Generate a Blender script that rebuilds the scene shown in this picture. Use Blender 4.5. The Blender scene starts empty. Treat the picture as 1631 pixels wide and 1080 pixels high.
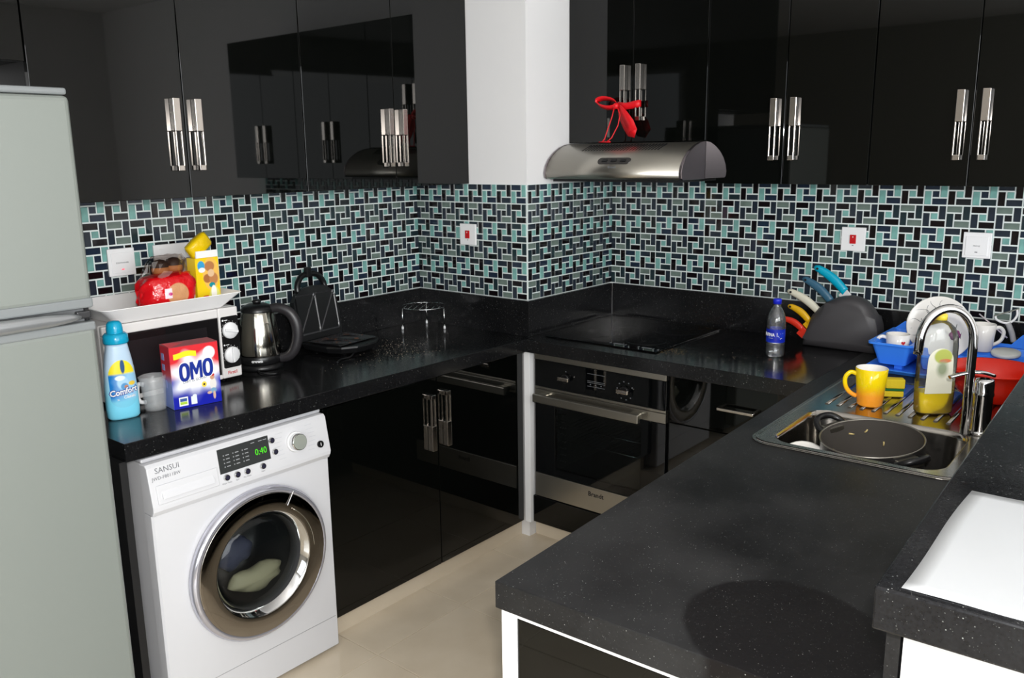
import bpy, bmesh, math, random
from mathutils import Vector, Matrix
random.seed(7)
SC = bpy.context.scene
COL = SC.collection
PI = math.pi

def S(r, g, b):
    f = lambda c: (c/255)/12.92 if c/255 <= .04045 else ((c/255+.055)/1.055)**2.4
    return (f(r), f(g), f(b), 1)

# ------------------------------------------------------------------ camera
CAMP = Vector((2.6815, -3.2271, 1.5629))
R3 = ((0.77342, 0.63377, -0.012544), (-0.123347, 0.169878, 0.977715), (-0.621777, 0.754637, -0.20956))
cd = bpy.data.cameras.new('camera'); cam = bpy.data.objects.new('camera', cd); COL.objects.link(cam)
cd.sensor_fit = 'HORIZONTAL'; cd.sensor_width = 36; cd.lens = 36*1370.87/1631; cd.clip_start = .02
M = Matrix(((R3[0][0], R3[1][0], -R3[2][0], CAMP.x), (R3[0][1], R3[1][1], -R3[2][1], CAMP.y),
            (R3[0][2], R3[1][2], -R3[2][2], CAMP.z), (0, 0, 0, 1)))
cam.matrix_world = M
SC.camera = cam

# ------------------------------------------------------------------ world, lights, exposure
wd = bpy.data.worlds.new('sky'); SC.world = wd; wd.use_nodes = True
wd.node_tree.nodes['Background'].inputs[0].default_value = (.75, .85, 1, 1)
wd.node_tree.nodes['Background'].inputs[1].default_value = .6
vs = SC.view_settings
vs.view_transform = 'Standard'; vs.look = 'None'; vs.exposure = 0; vs.gamma = 1; vs.use_curve_mapping = False
try: SC.cycles.max_bounces = 10; SC.cycles.transparent_max_bounces = 16
except Exception: pass

def area(name, loc, target, sx, sy, power, color=(1, 1, 1)):
    l = bpy.data.lights.new(name, 'AREA'); l.shape = 'RECTANGLE'; l.size = sx; l.size_y = sy
    l.energy = power; l.color = color
    o = bpy.data.objects.new(name, l); COL.objects.link(o); o.location = loc
    o.rotation_euler = (Vector(target)-Vector(loc)).to_track_quat('-Z', 'Y').to_euler()
    return o
area('camera_flash', CAMP+Vector((.05, -.02, .13)), (1.0, -.9, 1.0), .05, .035, 29, (1, .97, .94))
area('window_daylight', (3.3, -5.35, 1.5), (2.0, 0, 1.1), 1.9, 1.7, 40, (.93, .98, 1))
area('side_window_daylight', (4.3, -3.0, 1.45), (0, -2.2, 1.2), 2.8, 1.7, 108, (.96, .99, 1))

# ------------------------------------------------------------------ material helpers
MATS = {}
def mat(name, col=(.8, .8, .8, 1), rough=.5, metal=0, spec=.5, trans=0, ior=1.45, emit=None, estr=1, coat=0):
    if name in MATS: return MATS[name]
    m = bpy.data.materials.new(name); m.use_nodes = True
    b = m.node_tree.nodes['Principled BSDF']
    b.inputs['Base Color'].default_value = col; b.inputs['Roughness'].default_value = rough
    b.inputs['Metallic'].default_value = metal; b.inputs['Specular IOR Level'].default_value = spec
    b.inputs['Transmission Weight'].default_value = trans; b.inputs['IOR'].default_value = ior
    b.inputs['Coat Weight'].default_value = coat
    if emit: b.inputs['Emission Color'].default_value = emit; b.inputs['Emission Strength'].default_value = estr
    MATS[name] = m
    return m
class NT:
    """small node helper: values are sockets or numbers"""
    def __init__(s, m):
        s.m = m; s.t = m.node_tree; s.b = s.t.nodes['Principled BSDF']
        tc = s.t.nodes.new('ShaderNodeTexCoord'); s.obj = tc.outputs['Object']
        sp = s.t.nodes.new('ShaderNodeSeparateXYZ'); s.t.links.new(s.obj, sp.inputs[0])
        s.x, s.y, s.z = sp.outputs
    def plug(s, v, sock):
        if hasattr(v, 'is_linked'): s.t.links.new(v, sock)
        else: sock.default_value = v
    def op(s, o, a, b=0, c=0):
        n = s.t.nodes.new('ShaderNodeMath'); n.operation = o
        s.plug(a, n.inputs[0]); s.plug(b, n.inputs[1])
        if o in ('MULTIPLY_ADD', 'COMPARE', 'SMOOTH_MIN'): s.plug(c, n.inputs[2])
        return n.outputs[0]
    def ramp(s, v, a, b):
        n = s.t.nodes.new('ShaderNodeMapRange'); s.plug(v, n.inputs[0])
        n.inputs[1].default_value = a; n.inputs[2].default_value = b
        return n.outputs[0]
    def mix(s, f, a, b):
        n = s.t.nodes.new('ShaderNodeMix'); n.data_type = 'RGBA'
        s.plug(f, n.inputs[0]); s.plug(a, n.inputs[6]); s.plug(b, n.inputs[7])
        return n.outputs[2]
    def noise(s, scale, detail=2, vec=None):
        n = s.t.nodes.new('ShaderNodeTexNoise'); s.t.links.new(vec or s.obj, n.inputs['Vector'])
        n.inputs['Scale'].default_value = scale; n.inputs['Detail'].default_value = detail
        return n.outputs['Fac']
    def voro(s, scale):
        n = s.t.nodes.new('ShaderNodeTexVoronoi'); s.t.links.new(s.obj, n.inputs['Vector'])
        n.inputs['Scale'].default_value = scale
        return n.outputs['Distance'], n.outputs['Color']
    def ell(s, u, v, cu, cv, ru, rv, soft=.06):
        a = s.op('DIVIDE', s.op('SUBTRACT', u, cu), ru); b = s.op('DIVIDE', s.op('SUBTRACT', v, cv), rv)
        d = s.op('SQRT', s.op('ADD', s.op('MULTIPLY', a, a), s.op('MULTIPLY', b, b)))
        return s.ramp(d, 1+soft, 1-soft)
    def box(s, u, v, u0, u1, v0, v1, soft=.0006):
        f = s.ramp(u, u0-soft, u0+soft)
        for w, a, q in ((u, u1+soft, u1-soft), (v, v0-soft, v0+soft), (v, v1+soft, v1-soft)):
            f = s.op('MULTIPLY', f, s.ramp(w, a, q))
        return f
    def bump(s, h, strength=.2, dist=.001):
        n = s.t.nodes.new('ShaderNodeBump'); n.inputs['Strength'].default_value = strength
        n.inputs['Distance'].default_value = dist; s.plug(h, n.inputs['Height'])
        s.t.links.new(n.outputs[0], s.b.inputs['Normal'])
    def col(s, v): s.plug(v, s.b.inputs['Base Color'])
    def rough(s, v): s.plug(v, s.b.inputs['Roughness'])

def clear(name, tint, refl=1.0, fac=None, rough=.04, milk=0, milkcol=(.85, .87, .9, 1)):
    """thin clear plastic / glass: see-through with a fresnel glint"""
    if name in MATS: return MATS[name]
    m = bpy.data.materials.new(name); m.use_nodes = True; t = m.node_tree
    for n in list(t.nodes): t.nodes.remove(n)
    out = t.nodes.new('ShaderNodeOutputMaterial'); tr = t.nodes.new('ShaderNodeBsdfTransparent')
    tr.inputs[0].default_value = tint
    gl = t.nodes.new('ShaderNodeBsdfGlossy'); gl.inputs['Roughness'].default_value = rough
    mx = t.nodes.new('ShaderNodeMixShader')
    if fac is None:
        fr = t.nodes.new('ShaderNodeFresnel'); fr.inputs[0].default_value = 1.45
        mm = t.nodes.new('ShaderNodeMath'); mm.operation = 'MULTIPLY'; mm.inputs[1].default_value = refl
        t.links.new(fr.outputs[0], mm.inputs[0]); t.links.new(mm.outputs[0], mx.inputs[0])
    else: mx.inputs[0].default_value = fac
    base = tr.outputs[0]
    if milk:
        df = t.nodes.new('ShaderNodeBsdfDiffuse'); df.inputs[0].default_value = milkcol
        tl_ = t.nodes.new('ShaderNodeBsdfTranslucent'); tl_.inputs[0].default_value = milkcol
        m1 = t.nodes.new('ShaderNodeMixShader'); m1.inputs[0].default_value = .2
        t.links.new(df.outputs[0], m1.inputs[1]); t.links.new(tl_.outputs[0], m1.inputs[2])
        m2 = t.nodes.new('ShaderNodeMixShader'); m2.inputs[0].default_value = milk
        t.links.new(base, m2.inputs[1]); t.links.new(m1.outputs[0], m2.inputs[2]); base = m2.outputs[0]
    t.links.new(base, mx.inputs[1]); t.links.new(gl.outputs[0], mx.inputs[2])
    t.links.new(mx.outputs[0], out.inputs[0]); MATS[name] = m
    return m

# materials
GLOSS = mat('black_gloss_lacquer', S(5, 6, 5), .025, spec=.46)
MATTE_BLACK = mat('black_matte', S(22, 22, 23), .5)
DARK = mat('dark_interior', S(6, 6, 6), .7)
WHITE_PAINT = mat('white_wall_paint', S(230, 229, 229), .6)
DIM_PAINT = mat('dimmed_wall_paint', S(150, 146, 138), .7)  # unseen walls toned dark so the glossy doors reflect a dim room
WHITE_LAM = mat('white_laminate', S(240, 240, 240), .4)
STEEL = mat('brushed_steel', S(182, 178, 168), .34, metal=1)
CHROME = mat('chrome', S(214, 214, 214), .06, metal=1)
HANDLE = mat('satin_nickel', S(206, 198, 190), .22, metal=1)
SMOKE = mat('smoked_chrome', S(160, 154, 147), .05, metal=1)
WHITE_PL = mat('white_plastic', S(233, 233, 234), .3)
GREY_PL = mat('grey_plastic', S(150, 152, 155), .35)
BLACK_PL = mat('black_plastic', S(20, 20, 21), .3)
CERAMIC = mat('white_ceramic', S(232, 229, 224), .12)
GROUT = mat('white_grout', S(222, 230, 228), .8)
RED_SW = mat('red_switch', S(190, 22, 30), .25)
INK = mat('grey_ink', S(110, 112, 116), .5)
BLACK_INK = mat('black_ink', S(30, 30, 32), .5)
WHITE_INK = mat('white_ink', S(235, 235, 235), .5)
RED_INK = mat('red_ink', S(196, 30, 40), .5)
BLUE_INK = mat('blue_ink', S(20, 40, 150), .4)
YELLOW_INK = mat('yellow_ink', S(244, 208, 40), .4)
GREEN_LED = mat('green_led', S(40, 160, 20), .4, emit=S(90, 225, 20), estr=.8)
RED_LED = mat('red_led', S(250, 60, 80), .4, emit=S(255, 70, 90), estr=1.2)

def stone(name, base, dust, rlo, rhi, dustamt, stain=None, spec=.5):
    m = mat(name, base, .2, spec=spec); n = NT(m)
    d, c = n.voro(330)
    sp = n.op('MULTIPLY', n.ramp(d, .24, .12), n.ramp(n.noise(170, 1), .55, .66))
    d2, c2 = n.voro(120)
    big = n.op('MULTIPLY', n.ramp(d2, .13, .07), n.ramp(n.noise(47, 0), .53, .6))
    cloud = n.ramp(n.noise(5, 6), .3, .72)
    fine = n.ramp(n.noise(210, 2), .3, .75)
    col = n.mix(n.op('MULTIPLY', fine, .55), base, dust)
    dm = n.op('MULTIPLY', cloud, dustamt)
    if stain:
        cu, cv, r = stain
        wob = n.op('MULTIPLY_ADD', n.noise(9, 2), .03, -.015)
        a = n.op('SUBTRACT', n.x, cu); b = n.op('SUBTRACT', n.y, cv)
        dist = n.op('ADD', n.op('SQRT', n.op('ADD', n.op('MULTIPLY', a, a), n.op('MULTIPLY', b, b))), wob)
        ins = n.ramp(dist, r+.004, r-.004)
        keep = n.op('SUBTRACT', 1, ins)
        dm = n.op('MULTIPLY', dm, keep)
        col = n.mix(ins, col, S(15, 13, 14))
    col = n.mix(dm, col, S(82, 82, 82))
    col = n.mix(n.op('MULTIPLY', sp, .5), col, S(150, 152, 150))
    col = n.mix(n.op('MULTIPLY', big, .6), col, S(170, 172, 168))
    n.col(col)
    n.rough(n.op('MULTIPLY_ADD', n.op('ADD', cloud, n.op('MULTIPLY', fine, .4)), rhi-rlo, rlo))
    return m
STONE = stone('black_speckled_stone', S(11, 11, 12), S(26, 26, 28), .08, .2, .05)

# ------------------------------------------------------------------ mesh helpers
class B:
    def __init__(s, off=(0, 0, 0)):
        s.bm = bmesh.new(); s.off = Vector(off)
    def v(s, p): return s.bm.verts.new(Vector(p)-s.off)
    def face(s, vs, smooth=False):
        try:
            f = s.bm.faces.new(vs); f.smooth = smooth; return f
        except ValueError: return None
    def box(s, x0, x1, y0, y1, z0, z1, bev=0, seg=2):
        vs = [s.v((x, y, z)) for x in (x0, x1) for y in (y0, y1) for z in (z0, z1)]
        fs = [s.face([vs[i] for i in q]) for q in ((0, 1, 3, 2), (4, 6, 7, 5), (0, 4, 5, 1), (2, 3, 7, 6), (0, 2, 6, 4), (1, 5, 7, 3))]
        if bev:
            es = list({e for f in fs for e in f.edges})
            bmesh.ops.bevel(s.bm, geom=es, offset=bev, segments=seg, profile=.5, affect='EDGES')
        return s
    def obox(s, o, ex, ey, ez, a0, a1, b0, b1, c0, c1, bev=0):
        """box in an oblique frame"""
        o, ex, ey, ez = map(Vector, (o, ex, ey, ez))
        vs = [s.v(o+ex*x+ey*y+ez*z) for x in (a0, a1) for y in (b0, b1) for z in (c0, c1)]
        fs = [s.face([vs[i] for i in q]) for q in ((0, 1, 3, 2), (4, 6, 7, 5), (0, 4, 5, 1), (2, 3, 7, 6), (0, 2, 6, 4), (1, 5, 7, 3))]
        if bev:
            es = list({e for f in fs for e in f.edges})
            bmesh.ops.bevel(s.bm, geom=es, offset=bev, segments=2, profile=.5, affect='EDGES')
        return s
    def loft(s, rings, cap0=True, cap1=True, smooth=True, closed=True):
        prev = None; first = None
        for r in rings:
            cur = [s.v(p) for p in r]
            if prev:
                k = len(cur)
                for i in range(k if closed else k-1):
                    s.face([prev[i], prev[(i+1) % k], cur[(i+1) % k], cur[i]], smooth)
            else: first = cur
            prev = cur
        if cap0: s.face(first[::-1])
        if cap1: s.face(prev)
        return s
    def lathe(s, c, prof, n=32, axis='z', cap0=False, cap1=False, sx=1, sy=1):
        """prof: (r, h) pairs about an axis through c"""
        c = Vector(c); rings = []
        for r, h in prof:
            ring = []
            for i in range(n):
                a = 2*PI*i/n; u, w = r*math.cos(a)*sx, r*math.sin(a)*sy
                ring.append(c+Vector({'z': (u, w, h), 'x': (h, u, w), 'y': (w, h, u)}[axis]))
            rings.append(ring)
        return s.loft(rings, cap0, cap1)
    def cyl(s, p0, p1, r0, r1=None, n=20, smooth=True):
        p0, p1 = Vector(p0), Vector(p1); r1 = r0 if r1 is None else r1
        q = (p1-p0).to_track_quat('Z', 'Y')
        mk = lambda p, r: [p+q @ Vector((r*math.cos(2*PI*i/n), r*math.sin(2*PI*i/n), 0)) for i in range(n)]
        return s.loft([mk(p0, r0), mk(p1, r1)], True, True, smooth)
    def tube(s, pts, r, n=10, closed=False, radii=None, flat=1):
        pts = [Vector(p) for p in pts]; k = len(pts); rings = []; up = None
        for i, p in enumerate(pts):
            a = pts[(i-1) % k] if (closed or i > 0) else p
            b = pts[(i+1) % k] if (closed or i < k-1) else p
            t = (b-a).normalized()
            if up is None:
                up = Vector((0, 0, 1)) if abs(t.z) < .9 else Vector((1, 0, 0))
            side = t.cross(up).normalized(); up = side.cross(t).normalized()
            rr = radii[i] if radii else r
            rings.append([p+side*rr*math.cos(2*PI*j/n)+up*rr*flat*math.sin(2*PI*j/n) for j in range(n)])
        if closed: rings.append(rings[0]); return s.loft(rings, False, False)
        return s.loft(rings)
    def prism(s, poly, axis, a0, a1, bev=0, seg=2):
        """extrude polygon (u,w) along axis: x->(y,z) y->(x,z) z->(x,y)"""
        f = {'x': lambda u, w, a: (a, u, w), 'y': lambda u, w, a: (u, a, w), 'z': lambda u, w, a: (u, w, a)}[axis]
        v0 = [s.v(f(u, w, a0)) for u, w in poly]; v1 = [s.v(f(u, w, a1)) for u, w in poly]
        k = len(poly); fs = [s.face(v0[::-1]), s.face(v1)]
        for i in range(k): fs.append(s.face([v0[i], v0[(i+1) % k], v1[(i+1) % k], v1[i]]))
        if bev:
            es = list({e for f_ in fs[:2] if f_ for e in f_.edges})
            bmesh.ops.bevel(s.bm, geom=es, offset=bev, segments=seg, profile=.5, affect='EDGES')
        return s
    def disc(s, c, r, axis, n=24, depth=.001):
        c = Vector(c); d = Vector({'x': (1, 0, 0), 'y': (0, 1, 0), 'z': (0, 0, 1)}[axis])*depth
        return s.cyl(c, c+d, r, n=n)

def put(name, b, m, parent=None, mats=None):
    me = bpy.data.meshes.new(name)
    bmesh.ops.remove_doubles(b.bm, verts=b.bm.verts, dist=1e-6)
    bmesh.ops.recalc_face_normals(b.bm, faces=b.bm.faces); b.bm.to_mesh(me); b.bm.free()
    for x in (mats or [m]): me.materials.append(x)
    o = bpy.data.objects.new(name, me); COL.objects.link(o)
    if parent: o.parent = parent
    return o
def tag(o, label, cat, group=None):
    o['label'] = label; o['category'] = cat
    if group: o['group'] = group
    return o
def thing(name, label, cat, loc=(0, 0, 0), rz=0, group=None):
    o = bpy.data.objects.new(name, None); COL.objects.link(o); o.empty_display_size = .05
    o.location = loc; o.rotation_euler = (0, 0, rz)
    return tag(o, label, cat, group)
def struct(o):
    o['kind'] = 'structure'; return o
def kids(o): return [c for c in bpy.data.objects if c.parent == o]
def dup(o, loc, label, rz=None, parent=None):
    r = o.copy(); COL.objects.link(r)
    if parent: r.parent = parent
    if label is not None: r['label'] = label
    if loc is not None: r.location = loc
    if rz is not None: r.rotation_euler = (0, 0, rz)
    for c in kids(o): dup(c, None, None, None, r)
    return r
def ring(cx, cy, z, a, b, n=32, p=2.0):
    out = []
    for i in range(n):
        t = 2*PI*i/n; c, s_ = math.cos(t), math.sin(t)
        out.append((cx+a*math.copysign(abs(c)**(2/p), c), cy+b*math.copysign(abs(s_)**(2/p), s_), z))
    return out
def rrect(cx, cy, w, h, r, seg=5):
    pts = []
    for qx, qy, a0 in ((1, 1, 0), (-1, 1, 90), (-1, -1, 180), (1, -1, 270)):
        for i in range(seg+1):
            a = math.radians(a0+90*i/seg)
            pts.append((cx+qx*(w/2-r)+r*math.cos(a), cy+qy*(h/2-r)+r*math.sin(a)))
    return pts
def flat(name, loops, z0, z1, m, parent=None, off=(0, 0, 0), bev=0):
    """sheet with holes: 2D curve filled and extruded"""
    cu = bpy.data.curves.new(name, 'CURVE'); cu.dimensions = '2D'; cu.fill_mode = 'BOTH'
    cu.extrude = (z1-z0)/2-bev; cu.bevel_depth = bev; cu.bevel_resolution = 1
    if bev: cu.offset = -bev
    for lp in loops:
        sp = cu.splines.new('POLY'); sp.points.add(len(lp)-1)
        for q, (x, y) in zip(sp.points, lp): q.co = (x-off[0], y-off[1], 0, 1)
        sp.use_cyclic_u = True
    t = bpy.data.objects.new('tmp', cu); COL.objects.link(t); dg = bpy.context.evaluated_depsgraph_get()
    me = bpy.data.meshes.new_from_object(t.evaluated_get(dg)); bpy.data.objects.remove(t); bpy.data.curves.remove(cu)
    me.name = name; me.transform(Matrix.Translation((0, 0, (z0+z1)/2-off[2]))); me.materials.clear(); me.materials.append(m)
    for p_ in me.polygons: p_.use_smooth = False
    o = bpy.data.objects.new(name, me); COL.objects.link(o)
    if parent: o.parent = parent
    return o
def text(name, body, size, m, parent, org, xd, yd, off=(0, 0, 0), ext=.0004, align='CENTER', warp=None, bold=0, sx=1):
    cu = bpy.data.curves.new(name, 'FONT'); cu.body = body; cu.size = size; cu.align_x = align; cu.align_y = 'CENTER'
    cu.extrude = ext; cu.offset = bold; cu.resolution_u = 2
    t = bpy.data.objects.new('tmp', cu); COL.objects.link(t); dg = bpy.context.evaluated_depsgraph_get()
    me = bpy.data.meshes.new_from_object(t.evaluated_get(dg)); bpy.data.objects.remove(t); bpy.data.curves.remove(cu)
    me.name = name; me.materials.clear(); me.materials.append(m)
    xd, yd = Vector(xd).normalized(), Vector(yd).normalized(); zd = xd.cross(yd); org = Vector(org)-Vector(off)
    for v in me.vertices:
        c = v.co; c.x *= sx
        v.co = warp(c) if warp else org+xd*c.x+yd*c.y+zd*c.z
    o = bpy.data.objects.new(name, me); COL.objects.link(o)
    if parent: o.parent = parent
    return o

X, Y, Z = (1, 0, 0), (0, 1, 0), (0, 0, 1)
def spline(pts, k=4):
    out = []; pts = [Vector(p) for p in pts]
    for i in range(len(pts)-1):
        p0, p1, p2, p3 = pts[max(i-1, 0)], pts[i], pts[i+1], pts[min(i+2, len(pts)-1)]
        for j in range(k):
            t = j/k; out.append(.5*((2*p1)+(p2-p0)*t+(2*p0-5*p1+4*p2-p3)*t*t+(3*p1-p0-3*p2+p3)*t**3))
    return out+[pts[-1]]
CZ = .857      # worktop height
# peninsula frame (it stands about two degrees off square)
PO = Vector((1.803, -2.214, 0)); PA = .036
PEX = Vector((math.cos(PA), math.sin(PA), 0)); PEY = Vector((-math.sin(PA), math.cos(PA), 0))
def P(lx, ly, z=0): return PO+PEX*lx+PEY*ly+Vector((0, 0, z))
def P2(lx, ly): p = P(lx, ly); return (p.x, p.y)

# ================================================================== the room
CEIL = 2.6
wall_left = struct(put('wall_left', B().box(-.1, 0, -3.1, .1, 0, CEIL), WHITE_PAINT))
struct(put('wall_added_hall', B().box(-2.1, -2.0, -5.5, -3.0, 0, CEIL), DIM_PAINT))  # unseen hallway, added so the back cabinet doors reflect darkness
struct(put('wall_added_hall_end', B().box(-2.0, -.1, -3.1, -3.0, 0, CEIL), DIM_PAINT))  # closes off the added dark hallway
wall_back = struct(put('wall_back', B().box(0, 4.4, 0, .1, 0, CEIL), WHITE_PAINT))
wall_pf = struct(put('wall_pillar_front', B().box(.001, .6, -.6, -.5, 0, CEIL), WHITE_PAINT))
wall_ps = struct(put('wall_pillar_side', B().box(.5, .6, -.5, -.001, 0, CEIL), WHITE_PAINT))
struct(put('wall_right', B().box(4.4, 4.5, -1.6, .1, 0, CEIL).box(4.4, 4.5, -5.5, -4.4, 0, CEIL).box(4.4, 4.5, -4.4, -1.6, 0, .6).box(4.4, 4.5, -4.4, -1.6, 2.3, CEIL), WHITE_PAINT))
struct(put('window_2', B().box(4.42, 4.48, -4.4, -4.35, .6, 2.3).box(4.42, 4.48, -1.65, -1.6, .6, 2.3).box(4.42, 4.48, -3.03, -2.97, .65, 2.25).box(4.42, 4.48, -4.35, -1.65, .6, .65).box(4.42, 4.48, -4.35, -1.65, 2.25, 2.3), WHITE_LAM))
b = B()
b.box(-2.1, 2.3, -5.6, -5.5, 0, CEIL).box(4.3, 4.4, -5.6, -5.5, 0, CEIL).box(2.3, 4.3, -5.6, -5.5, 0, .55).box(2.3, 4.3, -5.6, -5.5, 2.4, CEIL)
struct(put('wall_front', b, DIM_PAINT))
b = B()
for q in ((2.3, 2.35, .55, 2.4), (4.25, 4.3, .55, 2.4), (3.27, 3.33, .6, 2.35), (2.35, 4.25, .55, .6), (2.35, 4.25, 2.35, 2.4)):
    b.box(q[0], q[1], -5.58, -5.52, q[2], q[3])
struct(put('window_1', b, WHITE_LAM))
struct(put('ceiling', B().box(-2.1, 4.5, -5.6, .1, CEIL, CEIL+.1), WHITE_PAINT))

# floor: bed plus single glossy tiles
FLOORM = mat('beige_floor_tile', S(176, 165, 146), .1, spec=.5)
n = NT(FLOORM); n.col(n.mix(n.ramp(n.noise(5, 4), .35, .7), S(204, 190, 168), S(214, 201, 180)))
JOINT = mat('floor_joint', S(176, 162, 142), .8)
floor = struct(put('floor', B().box(-2.1, 4.5, -5.6, .1, -.08, -.004), JOINT))
TS = .4
fb = B().box(-TS/2+.0012, TS/2-.0012, -TS/2+.0012, TS/2-.0012, -.004, 0, .0006, 1)
ft = put('floor_tile', fb, FLOORM, floor); first = True
for i in range(-1, 10):
    for j in range(0, 13):
        cx, cy = .757+TS*i+TS/2, -.39-TS*j-TS/2
        if cx > 4.3: continue
        o = ft if first else ft.copy()
        if not first: COL.objects.link(o)
        o.location = (cx, cy, 0); first = False
put('floor_edge', B().box(.0, 4.4, -.39, 0, -.004, 0), FLOORM, floor)

# ------------------------------------------------------------------ mosaic of glass tiles
TM = {}
for k, c, rg in (('g', (102, 117, 110), .1), ('k', (17, 12, 15), .06), ('s', (37, 45, 55), .07), ('a', (114, 162, 156), .08),
                 ('n', (33, 44, 60), .06), ('d', (34, 48, 53), .07), ('t', (31, 34, 38), .06)):
    m = mat('glass_tile_'+{'g': 'grey', 'k': 'black', 's': 'slate', 'a': 'aqua', 'n': 'navy', 'd': 'teal', 't': 'charcoal'}[k], S(*c), rg, spec=.5)
    n = NT(m); f = n.ramp(n.noise(22, 2), .3, .7)
    n.col(n.mix(f, S(*[max(0, q*.9) for q in c]), S(*[min(255, q*1.1) for q in c])))
    TM[k] = m
MT, GP = .075, .005
T3 = MT/3
SHP = {'h': (2*T3-GP, T3-GP), 'v': (T3-GP, 2*T3-GP), 'q': (T3-GP, T3-GP)}
TMESH = {}
def tile_verts(w, h, d=.0035, c=.0009):
    a, q = w/2, h/2
    return [(-a, 0, -q), (a, 0, -q), (a, 0, q), (-a, 0, q), (-a, -d+c, -q), (a, -d+c, -q), (a, -d+c, q), (-a, -d+c, q),
            (-a+c, -d, -q+c), (a-c, -d, -q+c), (a-c, -d, q-c), (-a+c, -d, q-c)]
TFACE = [(0, 1, 5, 4), (1, 2, 6, 5), (2, 3, 7, 6), (3, 0, 4, 7), (4, 5, 9, 8), (5, 6, 10, 9), (6, 7, 11, 10), (7, 4, 8, 11), (8, 9, 10, 11)]
def tmesh(s, k):
    if (s, k) not in TMESH:
        me = bpy.data.meshes.new('tile'); me.from_pydata(tile_verts(*SHP[s]), [], TFACE); me.materials.append(TM[k])
        TMESH[s, k] = me
    return TMESH[s, k]
def module(r, k):
    """five tiles of one pinwheel: shape, colour, u, w"""
    ev = k % 2 == 0
    if r % 2 == 0: h, v, q = ('g' if ev else 'k'), random.choice('ssd'), ('t' if ev else 'a')
    else: h, v, q = (random.choice('sst') if ev else random.choice('ndn')), ('k' if ev else 'a'), ('a' if ev else 'n')
    return [('h', h, T3, 2.5*T3), ('v', v, 2.5*T3, 2*T3), ('h', h, 2*T3, .5*T3), ('v', v, .5*T3, T3), ('q', q, 1.5*T3, 1.5*T3)]
def mosaic(wall, org, ud, nrm, ks, hide=lambda k, r: False, limit=300):
    """org: where module 0 begins, ud: direction of rising k seen from the front, nrm: face normal"""
    org, ud, nrm = Vector(org), Vector(ud), Vector(nrm)
    rt = Matrix((ud, -nrm, Vector(Z))).transposed()
    items = []
    for k in ks:
        for r in range(6):
            for s, c, u, w in module(r, k):
                p = org+ud*(k*MT+u)+Vector((0, 0, r*MT+w))+nrm*.002
                a = abs(nrm.dot(p-CAMP))/(p-CAMP).length**3*SHP[s][0]*SHP[s][1]
                if hide(k, r): a *= .01
                items.append((a, s, c, p))
    items.sort(key=lambda q: -q[0])
    for a, s, c, p in items[:limit]:
        o = bpy.data.objects.new('tile', tmesh(s, c)); COL.objects.link(o); o.parent = wall
        jig = Matrix.Rotation(random.gauss(0, .006), 3, 'X') @ Matrix.Rotation(random.gauss(0, .006), 3, 'Z')
        o.matrix_local = Matrix.Translation(p) @ (rt @ jig).to_4x4()
    rest = items[limit:]
    if rest:
        vs, fs, mi = [], [], []; keys = sorted(TM)
        for a, s, c, p in rest:
            b0 = len(vs); vs += [tuple(rt @ Vector(q)+p) for q in tile_verts(*SHP[s])]
            fs += [tuple(b0+i for i in f) for f in TFACE]; mi += [keys.index(c)]*len(TFACE)
        me = bpy.data.meshes.new('mosaic_tiles'); me.from_pydata(vs, [], fs)
        for k in keys: me.materials.append(TM[k])
        me.polygons.foreach_set('material_index', mi)
        o = bpy.data.objects.new('mosaic_tiles', me); COL.objects.link(o); o.parent = wall; o['kind'] = 'stuff'
put('grout', B().box(0, .002, -2.45, -.602, 1, 1.4495), GROUT, wall_left)
put('grout', B().box(.0, .602, -.602, -.6, 1, 1.4495), GROUT, wall_pf)
put('grout', B().box(.6, .602, -.6, -.002, 1, 1.4495), GROUT, wall_ps)
put('grout', B().box(.6, 2.62, -.002, 0, 1, 1.4495), GROUT, wall_back)
# the pattern runs on round every corner
mosaic(wall_left, (0, -.6, 1), Y, X, range(-24, 0), lambda k, r: k < -20 or (k < -14 and r < 2))
mosaic(wall_pf, (0, -.6, 1), X, (0, -1, 0), range(0, 8))
mosaic(wall_ps, (.6, -.6, 1), Y, X, range(0, 8))
mosaic(wall_back, (.6, 0, 1), X, (0, -1, 0), range(0, 26), lambda k, r: k > 21)

# ================================================================== worktop, bar, base units
# worktop: one continuous stone top with the sink cut out
SA = .02   # sink sits almost square
SO = Vector((1.826, -1.283)); SEX = Vector((math.cos(SA), math.sin(SA))); SEY = Vector((-math.sin(SA), math.cos(SA)))
def SK(u, v): p = SO+SEX*u+SEY*v; return (p.x, p.y)      # sink frame: u to the right, v to the back
SW, SL = .50, .80
wt = thing('worktop', 'black speckled stone kitchen worktop running along both walls and out to the sink', 'worktop', (.6, -.6, CZ-.05))
WO = (.6, -.6, CZ-.05)
c0 = P2(0, 0); c1 = P2(.637, 0); c2 = P2(.637, 2.18)
inner = (1.747, -.662)
outer = [(.001, -2.25), (.598, -2.25), (.636, -.662), inner, c0, c1, (c2[0], -.004), (.604, -.004), (.604, -.604), (.001, -.604)]
hole = [SK(u, v) for u, v in rrect(SW/2, SL/2, SW-.03, SL-.03, .05)]
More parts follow.
